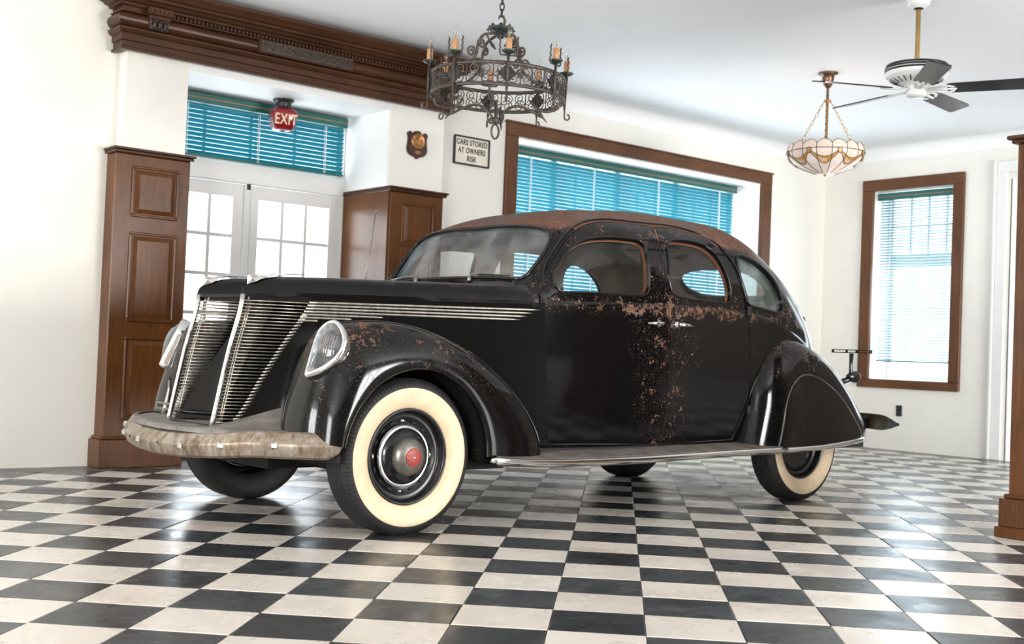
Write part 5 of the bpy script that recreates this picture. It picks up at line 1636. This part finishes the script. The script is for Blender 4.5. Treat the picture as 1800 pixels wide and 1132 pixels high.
for k in range(8):
    a = 2*PI*k/8-math.radians(7)
    a = -a
    c = MB(); c.lathe([(.0, -.004), (.012, -.002), (.034, .008), (.040, .016), (.036, .018), (.010, .010)], M_verd, 12, 'Z', cp_(RR+.012, a, ZT+.045))
    c.tube([cp_(RR+.010, a, ZL-.03), cp_(RR+.014, a, ZT+.045)], .0075, M_iron, 6)
    cand = c.build('candle_holder', ch)
    c = MB(); c.lathe([(.0165, 0), (.0165, .070), (.006, .072)], M_candle, 14, 'Z', cp_(RR+.012, a, ZT+.055)); c.build('candle_sleeve', cand)
    c = MB(); c.lathe([(.007, 0), (.011, .012), (.0155, .026), (.0165, .036), (.013, .052), (.006, .070), (.002, .080), (0, .082)], M_bulb, 14, 'Z', cp_(RR+.012, a, ZT+.127)); c.build('candle_bulb', cand)
    c = MB(); c.tube([cp_(RR+.012, a, ZT+.135), cp_(RR+.012, a, ZT+.165)], .003, M_brass, 5); c.build('bulb_filament', cand)
    for s in (-1, 1):
        c = MB(); da = s*.045/RR
        pth = [cp_(RR+.012, a, ZT+.036), cp_(RR+.012, a+da*.9, ZT+.038)]
        for i in range(12): pth.append(cp_(RR+.012+.003*math.sin(i*1.9), a+da+.006*math.cos(i*1.9), ZT+.045+i*.0088))
        c.tube(pth, [.005]*13+[.002], M_iron, 5); c.build('twisted_spike', cand)
    # diamond plate on the band and hook below
    c = MB(); u_ = Vector(cp_(1, a+PI/2, 0))-Vector((0, 0, 0)); u_.z = 0; n_ = Vector(cp_(1, a, 0)); n_.z = 0
    c.prism([(-.050, 0), (-.026, .026), (0, .052), (.026, .026), (.050, 0), (.026, -.026), (0, -.052), (-.026, -.026)], .006, M_iron_d, (Vector(cp_(RR+.004, a, (ZT+ZL)/2)), u_, Vector((0, 0, 1)), n_)); recalc(c.build('diamond_plate', cand))
    c = MB(); pth = [cp_(RR+.010, a, ZL), cp_(RR+.012, a, ZL-.055)]
    for i in range(9):
        t = i/8*1.5*PI; pth.append(cp_(RR+.012+.015*(1-math.cos(t)), a, ZL-.072-.016*math.sin(t)*1.0))
    c.tube(pth, .0052, M_iron, 5); c.build('hook', cand)
for k in range(4):
    a = PI/2*k+math.radians(38)
    def arm(pts2): return [cp_(r, a, z) for r, z in pts2]
    m = MB()
    up = catmull([(.02, ZT+.245), (.07, ZT+.235), (.120, ZT+.215), (.150, ZT+.165), (.158, ZT+.115), (.180, ZT+.070), (.235, ZT+.035), (.30, ZT+.015), (RR-.01, ZT+.006)], 5)
    m.tube(arm(up), .0085, M_iron, 6)
    m.tube(arm(spiral((.128, ZT+.165), .028, 1.5, 0, 1)), .0065, M_iron, 5)
    m.tube(arm(spiral((.195, ZT+.110), .032, 1.5, PI, -1)), .0065, M_iron, 5)
    m.tube(arm(spiral((.160, ZT+.052), .026, 1.4, PI/2, 1)), .006, M_iron, 5)
    m.tube(arm(catmull([(.10, ZT+.228), (.075, ZT+.195), (.040, ZT+.170)], 5)), .006, M_iron, 5)
    m.build('upper_arm', ch)
    m = MB()
    a = a+PI/4
    lo = catmull([(RR-.02, ZL-.005), (.34, ZL-.045), (.28, ZL-.065), (.225, ZL-.050), (.19, ZL-.012), (.225, ZL-.050), (.255, ZL-.095), (.19, ZL-.062), (.12, ZL-.040), (.06, ZL-.060), (.015, ZL-.115)], 5)
    m.tube([cp_(r, a, z) for r, z in lo], .0075, M_iron, 6)
    m.tube([cp_(r, a, z) for r, z in [(.215, ZL-.04), (.25, ZL-.085), (.285, ZL-.125)]], [.006, .008, .002], M_iron, 6)
    m.tube([cp_(r, a, z) for r, z in spiral((.022, ZL-.128), .018, 1.2, PI/2, -1)], .006, M_iron, 5)
    m.build('lower_arm', ch)
m = MB(); m.lathe([(0, ZT+.215), (.018, ZT+.222), (.022, ZT+.240), (.035, ZT+.252), (.062, ZT+.268), (.066, ZT+.280), (.050, ZT+.278), (.020, ZT+.270), (.010, ZT+.300)], M_verd, 16, 'Z')
for k in range(8):
    a = 2*PI*k/8; m.tube([cp_(.045, a, ZT+.265), cp_(.068, a, ZT+.282), cp_(.074, a, ZT+.268), cp_(.066, a, ZT+.258)], [.010, .012, .010, .004], M_iron, 6)
m.build('crown_boss', ch)
m = MB(); m.tube([(0, 0, ZT+.285), (.022, 0, ZT+.30), (.026, 0, ZT+.325), (.012, 0, ZT+.348), (-.012, 0, ZT+.345), (-.02, 0, ZT+.325)], [.008, .008, .008, .007, .006, .004], M_iron, 6); m.build('top_hook', ch)
m = MB(); m.lathe([(0, ZL-.150), (.010, ZL-.145), (.016, ZL-.127), (.010, ZL-.10), (.006, ZL-.02), (0, ZL-.015)], M_iron, 12, 'Z'); m.build('bottom_finial', ch)
m = MB(); m.tube([(.026*math.cos(t), 0, ZL-.185+.040*math.sin(t)) for t in np.linspace(0, 2*PI, 25)[:-1]], .006, M_iron, 6, closed=True); m.build('bottom_ring', ch)
z = ZT+.362; i = 0
while z < CEIL-.03:
    chain_link(ch, (0, 0, z), (0, 0, 1), .046, .024, .0042, M_black, (i % 2)*PI/2+.4); z += .036; i += 1
m = MB(); m.lathe([(0, CEIL), (.06, CEIL), (.062, CEIL-.01), (.03, CEIL-.025), (.008, CEIL-.035)], M_iron, 20, 'Z'); m.build('ceiling_rose', ch)
